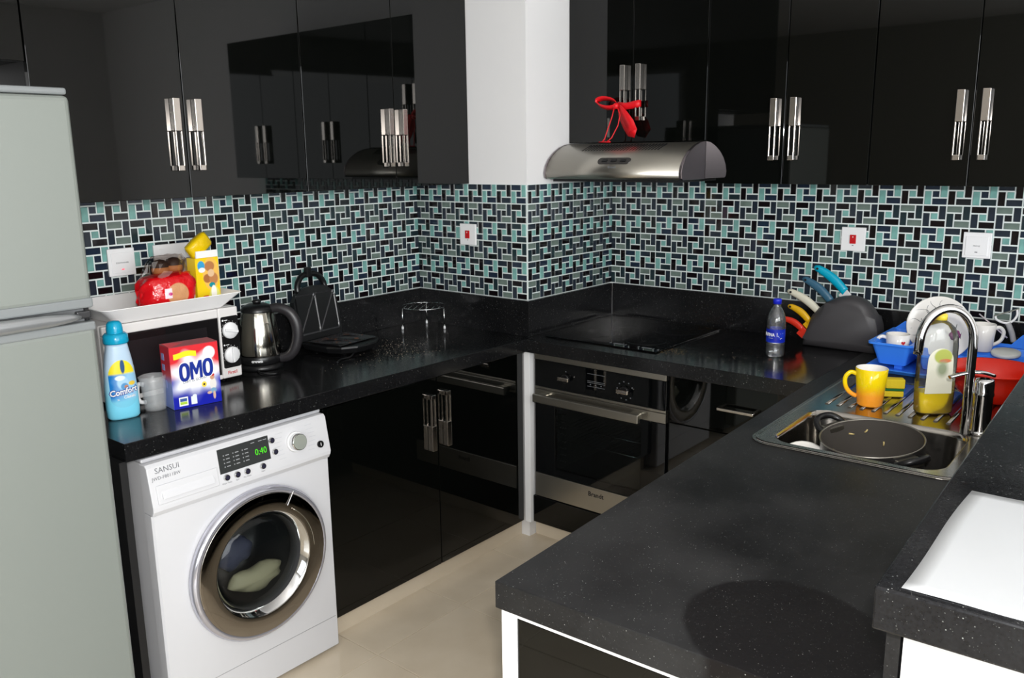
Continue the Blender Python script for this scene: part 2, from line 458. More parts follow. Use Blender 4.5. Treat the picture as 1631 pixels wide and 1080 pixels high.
# the run along the walls keeps its polish, the peninsula is dusty: two slabs meeting at the inner corner
ja, jb = inner, (c2[0], -.662+.0)
flat('slab', [[(.001, -2.25), (.598, -2.25), (.636, -.662), (1.747, -.662), (1.747, -.4), (1.747, -.004), (.604, -.004), (.604, -.604), (.001, -.604)]], CZ-.05, CZ, STONE, wt, WO, .0015)
PST = stone('peninsula_stone', S(12, 12, 13), S(31, 31, 32), .34, .5, .27, stain=(2.242-.6, -2.06+.6, .15), spec=.3)
flat('slab', [[(1.7472, -.004), (1.7472, -.662), c0, c1, (c2[0], -.004)], hole], CZ-.05, CZ, PST, wt, WO, .0015)
b = B(WO); b.box(.001, .02, -2.25, -.604, CZ+.0002, .9995, .001)
put('upstand', b, STONE, wt)
put('upstand', B(WO).box(.0205, .62, -.62, -.604, CZ+.0002, .9995, .001), STONE, wt)
put('upstand', B(WO).box(.604, .62, -.6035, -.0205, CZ+.0002, .9995, .001), STONE, wt)
put('upstand', B(WO).box(.6205, 2.33, -.02, -.004, CZ+.0002, .9995, .001), STONE, wt)
b = B(WO); b.obox(P(0, 0), PEX, PEY, Z, .62, .6365, .0, 2.16, CZ+.0002, .9985)
put('upstand', b, PST, wt)

# bar wall and its stone shelf
struct(put('wall_bar', B().obox(P(0, 0), PEX, PEY, Z, .64, .76, .0, 2.19, 0, 1.0), WHITE_PAINT))
bt = thing('bar_top', 'raised black stone bar shelf on the white half wall behind the sink', 'counter', P(.611, -.042, 1.0015))
BST = stone('bar_stone', S(12, 12, 14), S(30, 31, 34), .12, .28, .14, spec=.35)
put('slab', B(P(.611, -.042, 1.0015)).obox(P(0, 0), PEX, PEY, Z, .611, 1.0, -.042, 2.15, 1.0015, 1.057, .003), BST, bt)
pp = B(); 
pts = []
nx, ny = 14, 18
for j in range(ny+1):
    row = []
    for i in range(nx+1):
        u = .637+.30*i/nx+(.011*j/ny+.002*math.sin(j/ny*6+.6))*(1-i/nx); vv = -.029+.375*j/ny
        h = 1.0575+.0012*(1+math.sin(i*.9+j*.5))*(.3+.7*i/nx)
        row.append(pp.v(P(u, vv, h)))
    pts.append(row)
for j in range(ny):
    for i in range(nx): pp.face([pts[j][i], pts[j][i+1], pts[j+1][i+1], pts[j+1][i]], True)
PAPER = mat('white_paper', S(180, 182, 184), .6)
po = put('paper_sheet', pp, PAPER); so = po.modifiers.new('t', 'SOLIDIFY'); so.thickness = .0004
tag(po, 'large sheet of white paper lying on the black bar shelf', 'paper')

def handle_bar(b, c, out, w_ax, up, L=.205, solid=.45, flip=False, wd=.022, pr=.023):
    """strap handle: solid plate on one half, open loop on the other. c: middle on the door face"""
    c, out, w_, up = map(Vector, (c, out, w_ax, up))
    if flip: up = -up
    h = L/2; s0 = h-L*solid
    f = lambda a0, a1, b0, b1, d0, d1, bev=.0015: b.obox(c, w_, up, out, a0, a1, b0, b1, d0, d1, bev)
    f(-wd/2, wd/2, s0, h, 0, pr)                 # solid block
    f(-wd/2, -wd/2+.0045, -h, s0, pr-.010, pr); f(wd/2-.0045, wd/2, -h, s0, pr-.010, pr)   # loop sides
    f(-wd/2, wd/2, -h, -h+.016, 0, pr)                  # feet
    return b

# base cabinet on the left run
O = (.3, -1.15, 0)
bc = thing('base_cabinet', 'glossy black two door base cabinet between washing machine and white corner post', 'cabinet', O)
put('carcass', B(O).box(.02, .578, -1.628, -.63, .082, .8), MATTE_BLACK, bc)
put('plinth', B(O).box(.53, .56, -1.628, -.603, 0, .08), FLOORM, bc)
for y0, y1, hy in ((-1.627, -1.1265, -1.163), (-1.1235, -.637, -1.087)):
    d = put('door', B(O).box(.58, .6, y0, y1, .085, .798, .0015), GLOSS, bc)
    put('handle', handle_bar(B(O), (.6, hy, .64), X, Y, Z, flip=True), HANDLE, d)
tag(put('end_panel', B().box(.03, .585, -2.262, -2.242, 0, .8065), MATTE_BLACK), 'upright black side panel between fridge and washing machine', 'panel')
tag(put('corner_post', B().box(.603, .632, -.633, -.604, .081, .8065, .001), WHITE_LAM), 'white upright post in the inner corner under the worktop', 'post')

# oven housing and oven
O = (.94, -.3, 0)
oh = thing('oven_cabinet', 'black housing unit that holds the built in oven', 'cabinet', O)
b = B(O); b.box(.634, .646, -.6, -.02, .082, .8).box(1.2405, 1.247, -.6, -.02, .082, .8).box(.646, 1.2405, -.6, -.02, .19, .2)
put('carcass', b, MATTE_BLACK, oh)
put('lower_panel', B(O).box(.636, 1.246, -.62, -.601, .085, .199, .0015), GLOSS, oh)
put('plinth', B(O).box(.603, 1.247, -.56, -.53, 0, .08), FLOORM, oh)
O = (.943, -.62, .2)
ov = thing('oven', 'black and steel built in electric oven below the hob', 'oven', O)
b = B(O); b.box(.652, 1.236, -.598, -.58, .205, .3).box(.652, .74, -.6, -.06, .205, .795).box(1.15, 1.236, -.6, -.06, .205, .795)
b.box(.74, 1.15, -.08, -.06, .3, .795).box(.74, 1.15, -.6, -.06, .6, .795).box(.74, 1.15, -.58, -.06, .205, .32)
put('body', b, DARK, ov)
OGL = mat('oven_black_glass', S(6, 7, 8), .03, spec=.5)
cp = put('control_panel', B(O).box(.65, 1.237, -.62, -.601, .667, .774, .001), OGL, ov)
for kx, kz in ((.80, .717), (1.066, .712)):
    k = put('knob', B(O).cyl((kx, -.62, kz), (kx, -.633, kz), .019, .017, 24), BLACK_PL, cp)
    put('knob_grip', B(O).box(kx-.026, kx+.026, -.645, -.633, kz-.008, kz+.008, .003), HANDLE, k)
b = B(O)
for zz in (.752, .724, .718, .703): b.box(.90, .978, -.6208, -.62, zz, zz+.0014)
for i in range(3): b.box(.912+.024*i, .916+.024*i, -.6208, -.62, .709, .713)
for i in range(9):
    a = PI*(.15+i*.2); b.box(1.066+.034*math.cos(a)-.002, 1.066+.034*math.cos(a)+.002, -.6208, -.62, .712+.034*math.sin(a)-.002, .712+.034*math.sin(a)+.002)
b.box(.798, .802, -.6208, -.62, .742, .746)
put('display_marks', b, INK, cp)['kind'] = 'stuff'
put('top_trim', B(O).box(.65, 1.237, -.623, -.601, .7755, .797, .001), STEEL, ov)
put('mid_trim', B(O).box(.65, 1.237, -.622, -.601, .656, .6655, .001), STEEL, ov)
dr = put('door', B(O).box(.65, .747, -.62, -.601, .306, .616, .001).box(1.137, 1.237, -.62, -.601, .306, .616, .001)
         .box(.747, 1.137, -.62, -.601, .588, .616).box(.747, 1.137, -.62, -.601, .306, .335), OGL, ov)
put('door_trim', B(O).box(.65, 1.237, -.622, -.601, .618, .654, .001), STEEL, dr)
put('window_pane', B(O).box(.747, 1.137, -.6195, -.614, .335, .588), clear('smoked_oven_glass', (.42, .46, .46, 1), 1), dr)
b = B(O); b.box(.672, 1.15, -.668, -.652, .612, .645, .003)
for hx in (.70, 1.12): b.box(hx-.02, hx+.02, -.654, -.621, .618, .642, .004)
put('handle', b, STEEL, dr)
put('lower_strip', B(O).box(.65, 1.237, -.622, -.601, .205, .303, .001), STEEL, ov)
text('lettering', 'Brandt', .026, BLACK_INK, ov, (.943, -.6223, .274), X, Z, O, bold=.0004)
for zz in (.50, .44):
    b = B(O); b.tube([(.745, -.56, zz), (1.145, -.56, zz)], .0025, 6); b.tube([(.745, -.2, zz), (1.145, -.2, zz)], .0025, 6)
    for i in range(16): b.tube([(.755+i*.025, -.56, zz), (.755+i*.025, -.2, zz)], .0013, 5)
    put('oven_rack', b, CHROME, ov)
b = B(O)
for i in range(8):
    zz = .36+.028*i
    for q in range(3): b.box(.7455+.012*q, .7495+.012*q, -.59, -.58, zz, zz+.003)
for i in range(5): b.box(.93, .934, -.59, -.586, .52+.01*i, .525+.01*i)
put('rack_rail', b, CHROME, ov)['kind'] = 'stuff'

# drawer unit to the right of the oven
O = (1.5, -.3, 0)
du = thing('drawer_unit', 'glossy black drawer unit to the right of the oven', 'cabinet', O)
put('carcass', B(O).box(1.25, 1.775, -.598, -.02, .082, .8), MATTE_BLACK, du)
put('plinth', B(O).box(1.248, 1.775, -.56, -.53, 0, .08), FLOORM, du)
for z0, z1 in ((.63, .799), (.36, .627), (.085, .357)):
    d = put('drawer', B(O).box(1.25, 1.773, -.62, -.6, z0, z1, .0015), GLOSS, du)
    zc = z0+.09 if z0 > .6 else z1-.06
    b = B(O); b.box(1.445, 1.575, -.654, -.645, zc-.005, zc+.005, .002)
    for hx in (1.451, 1.569): b.box(hx-.006, hx+.006, -.647, -.62, zc-.005, zc+.005, .001)
    put('handle', b, HANDLE, d)

# peninsula base unit: white carcass with a black panel on its end
pu = thing('peninsula_cabinet', 'white base unit with glossy black end panel under the sink worktop', 'cabinet', P(.3, .8))
O = P(.3, .8)
E_ = lambda b, *q, bev=0: b.obox(PO, PEX, PEY, Z, *q, bev)
b = B(O); E_(b, .012, .03, .03, 1.5, .082, .80); E_(b, .012, .62, .03, .05, .082, .655); E_(b, .30, .62, .05, 1.5, .082, .1)
put('carcass', b, WHITE_LAM, pu)
put('stile', E_(B(O), .006, .034, .008, .0295, .0, .8065, bev=.001), WHITE_LAM, pu)
put('top_rail', E_(B(O), .0345, .62, .012, .0295, .794, .8065), WHITE_LAM, pu)
put('end_panel', E_(B(O), .0355, .62, .014, .029, .085, .792, bev=.001), GLOSS, pu)
put('side_panel', E_(B(O), .004, .011, .03, 1.5, .085, .8), GLOSS, pu)

# hob
O = (.92, -.32, CZ+.0005)
hb = thing('hob', 'black glass ceramic hob set flat on the worktop above the oven', 'hob', O)
HOBG = mat('hob_glass', S(5, 5, 6), .04, spec=.5)
put('glass', B(O).box(.665, 1.165, -.575, -.065, CZ+.0005, CZ+.0055, .0015), HOBG, hb)
b = B(O)
for x0, wid in ((.945, .004), (.962, .003), (.966, .03), (1.0, .004), (1.012, .004), (1.068, .004), (1.085, .004), (1.09, .035), (1.13, .004), (1.15, .004)):
    b.box(x0, x0+wid, -.542, -.53, CZ+.0055, CZ+.006)
put('touch_marks', b, INK, hb)['kind'] = 'stuff'
RM = mat('hob_ring', S(24, 24, 26), .2)
for cx, cy, r in ((.79, -.42, .09), (1.04, -.43, .075), (.79, -.2, .07), (1.04, -.19, .09)):
    put('heating_zone', B(O).lathe((cx, cy, CZ+.0056), [(r, 0), (r+.002, 0), (r+.002, .0003), (r, .0003)], 40), RM, hb)

# ------------------------------------------------------------------ wall cabinets
def wall_cabinet(label, axis, a0, a1, seam, depth, z0, z1, hz, handles=True, grp=None):
    """axis 'L': along the left wall (a is y), 'B': along the back wall (a is x)"""
    am = (a0+a1)/2
    O = (.15, am, z0) if axis == 'L' else (am, -.15, z0)
    t = thing('wall_cabinet', label, 'cabinet', O)
    dd = depth-.02
    if axis == 'L': put('carcass', B(O).box(.006, dd-.001, a0+.001, a1-.001, z0+.002, z1), MATTE_BLACK, t)
    else: put('carcass', B(O).box(a0+.001, a1-.001, -dd+.001, -.006, z0+.002, z1), MATTE_BLACK, t)
    for i, (q0, q1) in enumerate(((a0, seam), (seam, a1))):
        if q1-q0 < .05: continue
        q0 += .0012; q1 -= .0012
        ha = q1-.033 if i == 0 else q0+.033
        if axis == 'L':
            d = put('door', B(O).box(dd, depth, q0, q1, z0, z1, .0012), GLOSS, t)
            if handles: put('handle', handle_bar(B(O), (depth, ha, hz), X, Y, Z), HANDLE, d)
        else:
            d = put('door', B(O).box(q0, q1, -depth, -dd, z0, z1, .0012), GLOSS, t)
            if handles: put('handle', handle_bar(B(O), (ha, -depth, hz), (0, -1, 0), X, Z), HANDLE, d)
    return t
ZT = 2.19; ZL = 2.585
wall_cabinet('glossy black wall cabinet on the left wall beside the white pillar', 'L', -1.405, -.602, -1.0, .305, 1.45, ZL, 1.627)
wall_cabinet('glossy black wall cabinet on the left wall above the microwave', 'L', -2.25, -1.406, -1.83, .305, 1.45, ZL, 1.631)
wall_cabinet('short black wall cabinet above the grey fridge', 'L', -3.05, -2.252, -2.65, .305, 1.807, ZL, 1.9, False)
wall_cabinet('glossy black wall cabinet above the cooker hood with a red ribbon on its handles', 'B', .602, 1.205, .897, .325, 1.604, ZT, 1.785)
wall_cabinet('glossy black wall cabinet on the back wall next right of the cooker hood', 'B', 1.206, 1.78, 1.496, .325, 1.452, ZT, 1.635)
wall_cabinet('glossy black wall cabinet farthest right on the back wall, above the dish rack', 'B', 1.781, 2.36, 2.072, .325, 1.452, ZT, 1.632)

# ------------------------------------------------------------------ cooker hood
O = (.91, -.25, 1.462)
hd = thing('cooker_hood', 'curved stainless steel cooker hood under the black wall cabinet by the pillar', 'hood', O)
prof = [(-.02, 1.468), (-.02, 1.6), (-.33, 1.6), (-.36, 1.597), (-.40, 1.586), (-.44, 1.566), (-.47, 1.543), (-.49, 1.517), (-.499, 1.492), (-.495, 1.474), (-.485, 1.468)]
dense = [prof[0], prof[1], prof[2]]
curve_ = prof[2:]
for i in range(len(curve_)-1):
    q = [Vector((*curve_[max(0, min(len(curve_)-1, i+k))], 0)) for k in (-1, 0, 1, 2)]
    for j in range(1, 5):
        t = j/4; v_ = .5*((2*q[1])+(q[2]-q[0])*t+(2*q[0]-5*q[1]+4*q[2]-q[3])*t*t+(3*q[1]-q[0]-3*q[2]+q[3])*t**3)
        dense.append((v_.x, v_.y))
hs = put('body', B(O).prism(dense, 'x', .614, 1.195), STEEL, hd)
for p_ in hs.data.polygons: p_.use_smooth = abs(p_.normal.x) < .5 and p_.normal.y < -.05 and p_.normal.z > -.5
pe = [(y-.002 if y < -.03 else y, z+(.001 if z > 1.5 else -.001)) for y, z in prof]
put('end_cap', B(O).prism(pe, 'x', 1.1955, 1.207, .002), mat('end_cap_steel', S(150, 142, 146), .3, metal=1), hd)
put('end_cap', B(O).prism(pe, 'x', .605, .6135, .002), MATS['end_cap_steel'], hd)
put('filter_panel', B(O).box(.63, 1.18, -.47, -.03, 1.458, 1.467), MATTE_BLACK, hd)
# slots and switch oval lie on the curved front
def hood_pt(t, x):   # t: length along the profile from the top front edge
    pr = prof[2:]; acc = 0
    for (y0, z0), (y1, z1) in zip(pr, pr[1:]):
        L = math.hypot(y1-y0, z1-z0)
        if acc+L >= t:
            f = (t-acc)/L; nx_, nz_ = (z1-z0)/L, -(y1-y0)/L
            return Vector((x, y0+(y1-y0)*f, z0+(z1-z0)*f)), Vector((0, -abs(nx_), abs(nz_))), Vector((0, (y1-y0)/L, (z1-z0)/L))
        acc += L
b = B(O)
for i in range(26):
    x = .745+i*.0132
    p, nn, tt = hood_pt(.078, x)
    b.obox(p, (Vector(X)-tt*.0), (tt-Vector(X)*.25).normalized(), nn, -.0028, .0028, -.026, .026, -.001, .0012)
put('vent_slots', b, DARK, hd)['kind'] = 'stuff'
p, nn, tt = hood_pt(.165, .915)
b = B(O); poly = rrect(0, 0, .145, .03, .0149, 6)
r0 = [p+Vector(X)*u-tt*v+nn*.0003 for u, v in poly]; r1 = [p+Vector(X)*u*.97-tt*v*.9+nn*.003 for u, v in poly]
b.loft([r0, r1], smooth=False)
sp_ = put('switch_panel', b, mat('dark_grey_metal', S(70, 68, 66), .35, metal=.6), hd)
for dx in (-.04, 0, .04):
    b = B(O); c = p+Vector(X)*dx+nn*.003; b.obox(c, X, tt, nn, -.012, .012, -.006, .006, 0, .002, .0008)
    put('switch', b, BLACK_PL, sp_)
p, nn, tt = hood_pt(.192, .915)
text('lettering', 'Brandt', .013, INK, hd, p+nn*.001, X, -tt, O)

# red ribbon tied round the two handles
RIB = mat('red_ribbon', S(214, 12, 26), .45)
O = (.87, -.37, 1.70)
rb = thing('ribbon', 'red ribbon bow tied round the cabinet handles above the cooker hood', 'ribbon', O)
def band(pts, w, b, wdir=(0, 0, 1), t=.0007):
    wdir = Vector(wdir); k = len(pts); rings = []
    for i, p in enumerate(pts):
        p = Vector(p); a = Vector(pts[max(i-1, 0)]); c = Vector(pts[min(i+1, k-1)]); tg = (c-a).normalized()
        wv = (wdir-tg*wdir.dot(tg)); wv = wv.normalized() if wv.length > .01 else Vector((0, 1, 0))
        nn = tg.cross(wv); ww = w[i] if isinstance(w, (list, tuple)) else w
        rings.append([p+wv*ww/2+nn*t, p-wv*ww/2+nn*t, p-wv*ww/2-nn*t, p+wv*ww/2-nn*t])
    return b.loft(rings)
b = B(O); yy = -.358
band([(.85, yy, 1.742), (.885, yy-.002, 1.736), (.905, yy, 1.738), (.925, yy, 1.742), (.945, yy+.001, 1.744), (.947, yy+.012, 1.744), (.935, yy+.02, 1.742), (.9, yy+.02, 1.738), (.86, yy+.02, 1.735), (.848, yy+.01, 1.74)], .024, b)
put('band', b, RIB, rb)
b = B(O)
lp = []
for i in range(17):
    a = PI*2*i/16; lp.append((.83-.042+.043*math.cos(a)+.022, yy-.006-.008*math.sin(a/2), 1.744+.017*math.sin(a)+.006*(1-math.cos(a))))
band(lp, .026, b, (0, -.8, .6))
put('loop', b, RIB, rb)
b = B(O); band([(.856, yy-.006, 1.738), (.872, yy-.012, 1.728), (.893, yy-.014, 1.70), (.915, yy-.014, 1.67), (.928, yy-.012, 1.645), (.925, yy-.008, 1.632), (.911, yy-.006, 1.636), (.894, yy-.004, 1.665), (.874, yy-.004, 1.70), (.858, yy-.004, 1.735)],
                [.016, .026, .042, .05, .044, .03, .032, .042, .036, .016], b, (.8, -.3, .5))
put('loop', b, RIB, rb)
b = B(O); b.sphere = None
for q in ((.85, yy-.008, 1.738),):
    b.lathe(q, [(.001, -.012), (.009, -.009), (.012, 0), (.009, .009), (.001, .012)], 12)
put('knot', b, RIB, rb)
for e in ([(.846, yy-.012, 1.738), (.838, yy-.016, 1.70), (.829, yy-.03, 1.655), (.822, -.40, 1.617), (.815, -.405, 1.606)],
          [(.856, yy-.012, 1.738), (.872, yy-.014, 1.705), (.868, yy-.022, 1.665), (.852, -.398, 1.62), (.838, -.41, 1.605)]):
    b = B(O); b.tube(e, .0022, 6); e2 = Vector(e[-1]); b.tube([e2, e2+Vector((-.012, -.004, -.001)), e2+Vector((.02, -.006, .0))], .0026, 6)
    put('cord_end', b, RIB, rb)

# ------------------------------------------------------------------ switches and sockets on the tiles
def plate(label, c, ud, nrm, kind, wd=.086, hh=.086):
    c = Vector(c); ud = Vector(ud); nrm = Vector(nrm)
    cat = 'socket' if kind == 'socket' else 'switch'
    t = thing('wall_socket' if kind == 'socket' else 'wall_switch', label, cat, c)
    bb = lambda *q, bev=0: B(c).obox(c, ud, Z, nrm, *q, bev)
    pl = put('plate', bb(-wd/2, wd/2, -hh/2, hh/2, 0, .009, bev=.002), WHITE_PL, t)
    if kind == 'red':
        r = put('rocker', bb(-.011, .011, -.016, .016, .009, .013, bev=.001), RED_SW, t)
        put('rocker_mark', bb(-.0012, .0012, .006, .011, .013, .0133), WHITE_INK, r)
        put('indicator', bb(-.003, .003, -.024, -.021, .009, .0095), INK, t)
    elif kind == 'label':
        put('rocker', bb(-.034, .034, -.034, .03, .009, .0115, bev=.001), WHITE_PL, t)
        text('lettering', 'DISHWASHER' if 'left' in label else 'FRIDGE', .0065, INK, t, c+nrm*.0117+Vector((0, 0, -.002)), ud, Z, c)
        put('indicator', bb(-.004, .004, -.024, -.021, .0115, .0122), RED_LED if 'left' in label else INK, t)
    else:
        for s_ in (-1, 1):
            put('rocker', bb(s_*.045-.008, s_*.045+.008, .012, .03, .009, .0125, bev=.001), WHITE_PL, t)
            for dx, dz, w_ in ((0, .0, .004), (-.011, -.02, .006), (.011, -.02, .006)):
                put('pin_hole', bb(s_*.032+dx-w_/2, s_*.032+dx+w_/2, dz-.012, dz-.006, .009, .0094), DARK, t)
    return t
TQ = .0058
plate('white switch with red light at far left on the tiles near the fridge', (TQ, -1.918, 1.247), Y, X, 'label')
plate('wide white double socket on the tiles behind the red bread bag', (TQ, -1.737, 1.247), Y, X, 'socket', .146)
plate('white switch with red rocker on the tiled pillar', (.301, -.6+-TQ, 1.246), X, (0, -1, 0), 'red')
plate('white switch with red rocker on the back wall above the knives', (1.649, -TQ, 1.246), X, (0, -1, 0), 'red')
plate('plain white switch at far right of the back wall above the dish rack', (2.055, -TQ, 1.246), X, (0, -1, 0), 'label')

# ================================================================== fridge
O = (.38, -2.64, 0)
fr = thing('fridge', 'tall silver grey fridge freezer at the left edge beside the washing machine', 'fridge', O)
FG = mat('silver_fridge', S(122, 127, 122), .34, metal=.0, spec=.5)
FG2 = mat('fridge_trim', S(122, 126, 127), .3)
put('body', B(O).box(.03, .652, -2.935, -2.345, .03, 1.70, .004), FG2, fr)
put('top_cover', B(O).box(.03, .716, -2.937, -2.343, 1.701, 1.716, .005), FG2, fr)
d = put('freezer_door', B(O).box(.655, .72, -2.94, -2.34, 1.252, 1.700, .012, 3), FG, fr)
put('door_trim', B(O).box(.66, .7215, -2.9395, -2.3405, 1.236, 1.258, .004), FG2, d)
for px in (1,):
    b = B(O); b.loft([ring(0, 0, 0, .0, .0, 16)] if False else [[(.722+q*.016+.0*s_, y, 1.220+w) for q, w in ((0, -.013*s_), (.7, -.013*s_), (1, -.006*s_), (1, .006*s_), (.7, .012*s_), (0, .012*s_))]
              for y, s_ in ((-2.90, 1), (-2.60, 1.3), (-2.45, 1.1), (-2.40, .75), (-2.378, .4))])
    put('handle', b, mat('handle_silver', S(150, 152, 154), .22, metal=.6), d)
d = put('fridge_door', B(O).box(.655, .72, -2.94, -2.34, .06, 1.190, .012, 3), FG, fr)
put('door_trim', B(O).box(.66, .7215, -2.9395, -2.3405, 1.184, 1.204, .004), FG2, d)
put('door_gap', B(O).box(.656, .700, -2.93, -2.35, 1.2045, 1.2355), mat('gap_grey', S(96, 98, 100), .5), fr)
put('hinge', B(O).box(.66, .712, -2.376, -2.344, 1.211, 1.228, .003).cyl((.7, -2.35, 1.205), (.7, -2.35, 1.235), .006, n=10), mat('hinge_metal', S(90, 90, 92), .3, metal=.8), fr)
for fy in (-2.88, -2.4): put('foot', B(O).cyl((.6, fy, 0), (.6, fy, .031), .02, n=14), BLACK_PL, fr)

# ================================================================== washing machine (front faces +x)
WY0, WY1, WX = -2.213, -1.636, .628
O = (.33, -1.925, 0)
wm = thing('washing_machine', 'white front loading washing machine with a large smoked round door', 'washing machine', O)
WH = mat('white_enamel', S(206, 206, 209), .22)
DC = (-1.906, .41)      # door centre (y, z)
b = B(O)
fr_ = [(WY0, .012), (WY1, .012), (WY1, .66), (WY0, .66)]
put('body', B(O).box(.06, .37, WY0+.002, WY1-.002, .012, .792, .003).box(.37, .585, WY0+.002, WY0+.02, .012, .792).box(.37, .585, WY1-.02, WY1-.002, .012, .792)
    .box(.37, .585, WY0+.02, WY1-.02, .77, .792).box(.37, .585, WY0+.02, WY1-.02, .012, .03), WH, wm)
put('lid', B(O).box(.06, .60, WY0, WY1, .793, .804, .004), mat('grey_white_lid', S(182, 182, 186), .3), wm)
def sq_(a, x, m=0):
    cy_, cz_ = DC; dy_, dz_ = math.cos(a), math.sin(a)
    t_ = min(((WY1-m-cy_)/dy_ if dy_ > 0 else (WY0+m-cy_)/dy_) if abs(dy_) > 1e-6 else 9, ((.654-cz_)/dz_ if dz_ > 0 else (.012+m-cz_)/dz_) if abs(dz_) > 1e-6 else 9)
    return (x, cy_+dy_*t_, cz_+dz_*t_)
AN = sorted([2*PI*i/96 for i in range(96)]+[math.atan2(z_-DC[1], y_-DC[0]) % (2*PI) for y_ in (WY0, WY1) for z_ in (.012, .654)])
ci_ = lambda x, r: [(x, DC[0]+r*math.cos(a), DC[1]+r*math.sin(a)) for a in AN]
b = B(O); b.loft([ci_(.587, .15), ci_(WX, .15), [sq_(a, WX, .005) for a in AN], [sq_(a, WX-.005) for a in AN], [sq_(a, .587) for a in AN]], False, False, False)
put('front_panel', b, WH, wm)
cp = put('control_panel', B(O).prism([(.587, .655), (WX+.004, .655), (WX+.012, .668), (WX+.012, .678), (WX-.004, .784), (WX-.012, .792), (.587, .792)], 'y', WY0+.0, WY1-.0, .003), WH, wm)
for fy in (WY0+.06, WY1-.06): put('foot', B(O).cyl((.56, fy, 0), (.56, fy, .0125), .02, n=12), BLACK_PL, wm)
put('kick_seam', B(O).box(WX, WX+.0006, WY0+.01, WY1-.01, .118, .1195), GREY_PL, wm)
# a frame lying in the sloping panel
SU = Vector((-.016, 0, .106)).normalized(); SN = Vector((.106, 0, .016)).normalized()
def SP(y, z, h=0):
    x = WX+.012-(z-.678)*.016/.106
    return Vector((x, y, z))+SN*h
pb = lambda y0, y1, z0, z1, h, bev=0: B(O).obox(SP((y0+y1)/2, (z0+z1)/2), Y, SU, SN, -(y1-y0)/2, (y1-y0)/2, -(z1-z0)/2, (z1-z0)/2, 0, h, bev)
dg = mat('display_grey', S(52, 54, 54), .25)
ds = put('display', pb(-2.012, -1.848, .711, .780, .0012), dg, cp)
text('digits', '0:40', .027, GREEN_LED, ds, SP(-1.877, .741, .0018), Y, SU, O, bold=-.0002, sx=.85)
b = B(O)
for cy_, rows in ((-1.995, 4), (-1.965, 4), (-1.935, 4)):
    for i in range(rows):
        b.obox(SP(cy_, .728+.0105*i+.0, .0012), Y, SU, SN, -.0015, .0015, -.0015, .0015, 0, .0006)
        b.obox(SP(cy_+.012, .728+.0105*i, .0012), Y, SU, SN, -.0055, .0055, -.0012, .0012, 0, .0006)
for cy_ in (-1.90, -1.875, -1.86): b.obox(SP(cy_, .771, .0012), Y, SU, SN, -.006, .006, -.001, .001, 0, .0006)
put('display_marks', b, GREY_PL, ds)['kind'] = 'stuff'
for y_, z_ in ((-1.996, .699), (-1.963, .698), (-1.931, .698), (-1.879, .698), (-1.838, .762), (-1.832, .727)):
    k = put('button', B(O).cyl(SP(y_, z_), SP(y_, z_, .007), .0095, .008, 20), CHROME, cp)
    put('button_face', B(O).cyl(SP(y_, z_, .007), SP(y_, z_, .0078), .0062, n=16), mat('button_blue', S(70, 68, 90), .15, metal=.6), k)
k = put('dial', B(O).cyl(SP(-1.757, .737), SP(-1.757, .737, .006), .031, .029, 36), WHITE_PL, cp)
put('dial_ring', B(O).cyl(SP(-1.757, .737, .006), SP(-1.757, .737, .024), .0265, .024, 36), CHROME, k)
put('dial_face', B(O).cyl(SP(-1.757, .737, .024), SP(-1.757, .737, .0255), .0225, n=32), mat('dial_silver', S(190, 196, 186), .25, metal=.5), k)
k = put('button', B(O).cyl(SP(-1.672, .707), SP(-1.672, .707, .006), .0105, n=20), BLACK_PL, cp)
put('button_mark', B(O).obox(SP(-1.672, .707, .006), Y, SU, SN, -.001, .001, -.005, .005, 0, .0005), WHITE_INK, k)
b = B(O)
for s_, n_ in ((-1, 7), (1, 7)):
    for i in range(n_):
        z_ = .70+.0125*i; L = .02+.006*(i % 3)
        y_ = -1.757+s_*(.04+.010*(1-abs(i-3)/3))
        b.obox(SP(y_+s_*.012, z_), Y, SU, SN, -.012, .012, -.0005, .0005, 0, .0003)
put('dial_lines', b, mat('pale_ink', S(180, 182, 188), .5), cp)['kind'] = 'stuff'
text('lettering', 'SANSUI', .021, INK, cp, SP(-2.158, .776, .0004)+SU*-.004, Y, SU, O, ext=.0002)
text('lettering', 'JWD-F8011BW', .0125, INK, cp, SP(-2.163, .753, .0004), Y, SU, O, ext=.0002)
for y_, t_ in ((-1.996, 'Wash Temp'), (-1.963, 'Spin'), (-1.931, 'Pre Wash'), (-1.879, 'Start')):
    text('lettering', t_, .0062, INK, cp, SP(y_, .6835, .0002), Y, SU, O, ext=.0001)
# detergent drawer: raised lip with a shadow groove
dd = put('drawer', pb(-2.197, -2.02, .684, .735, .003, .002), WH, cp)
put('drawer_grip', B(O).prism([(WX+.006, .699), (WX+.019, .699), (WX+.016, .706), (WX+.007, .722)], 'y', -2.185, -2.035, .002), WH, dd)
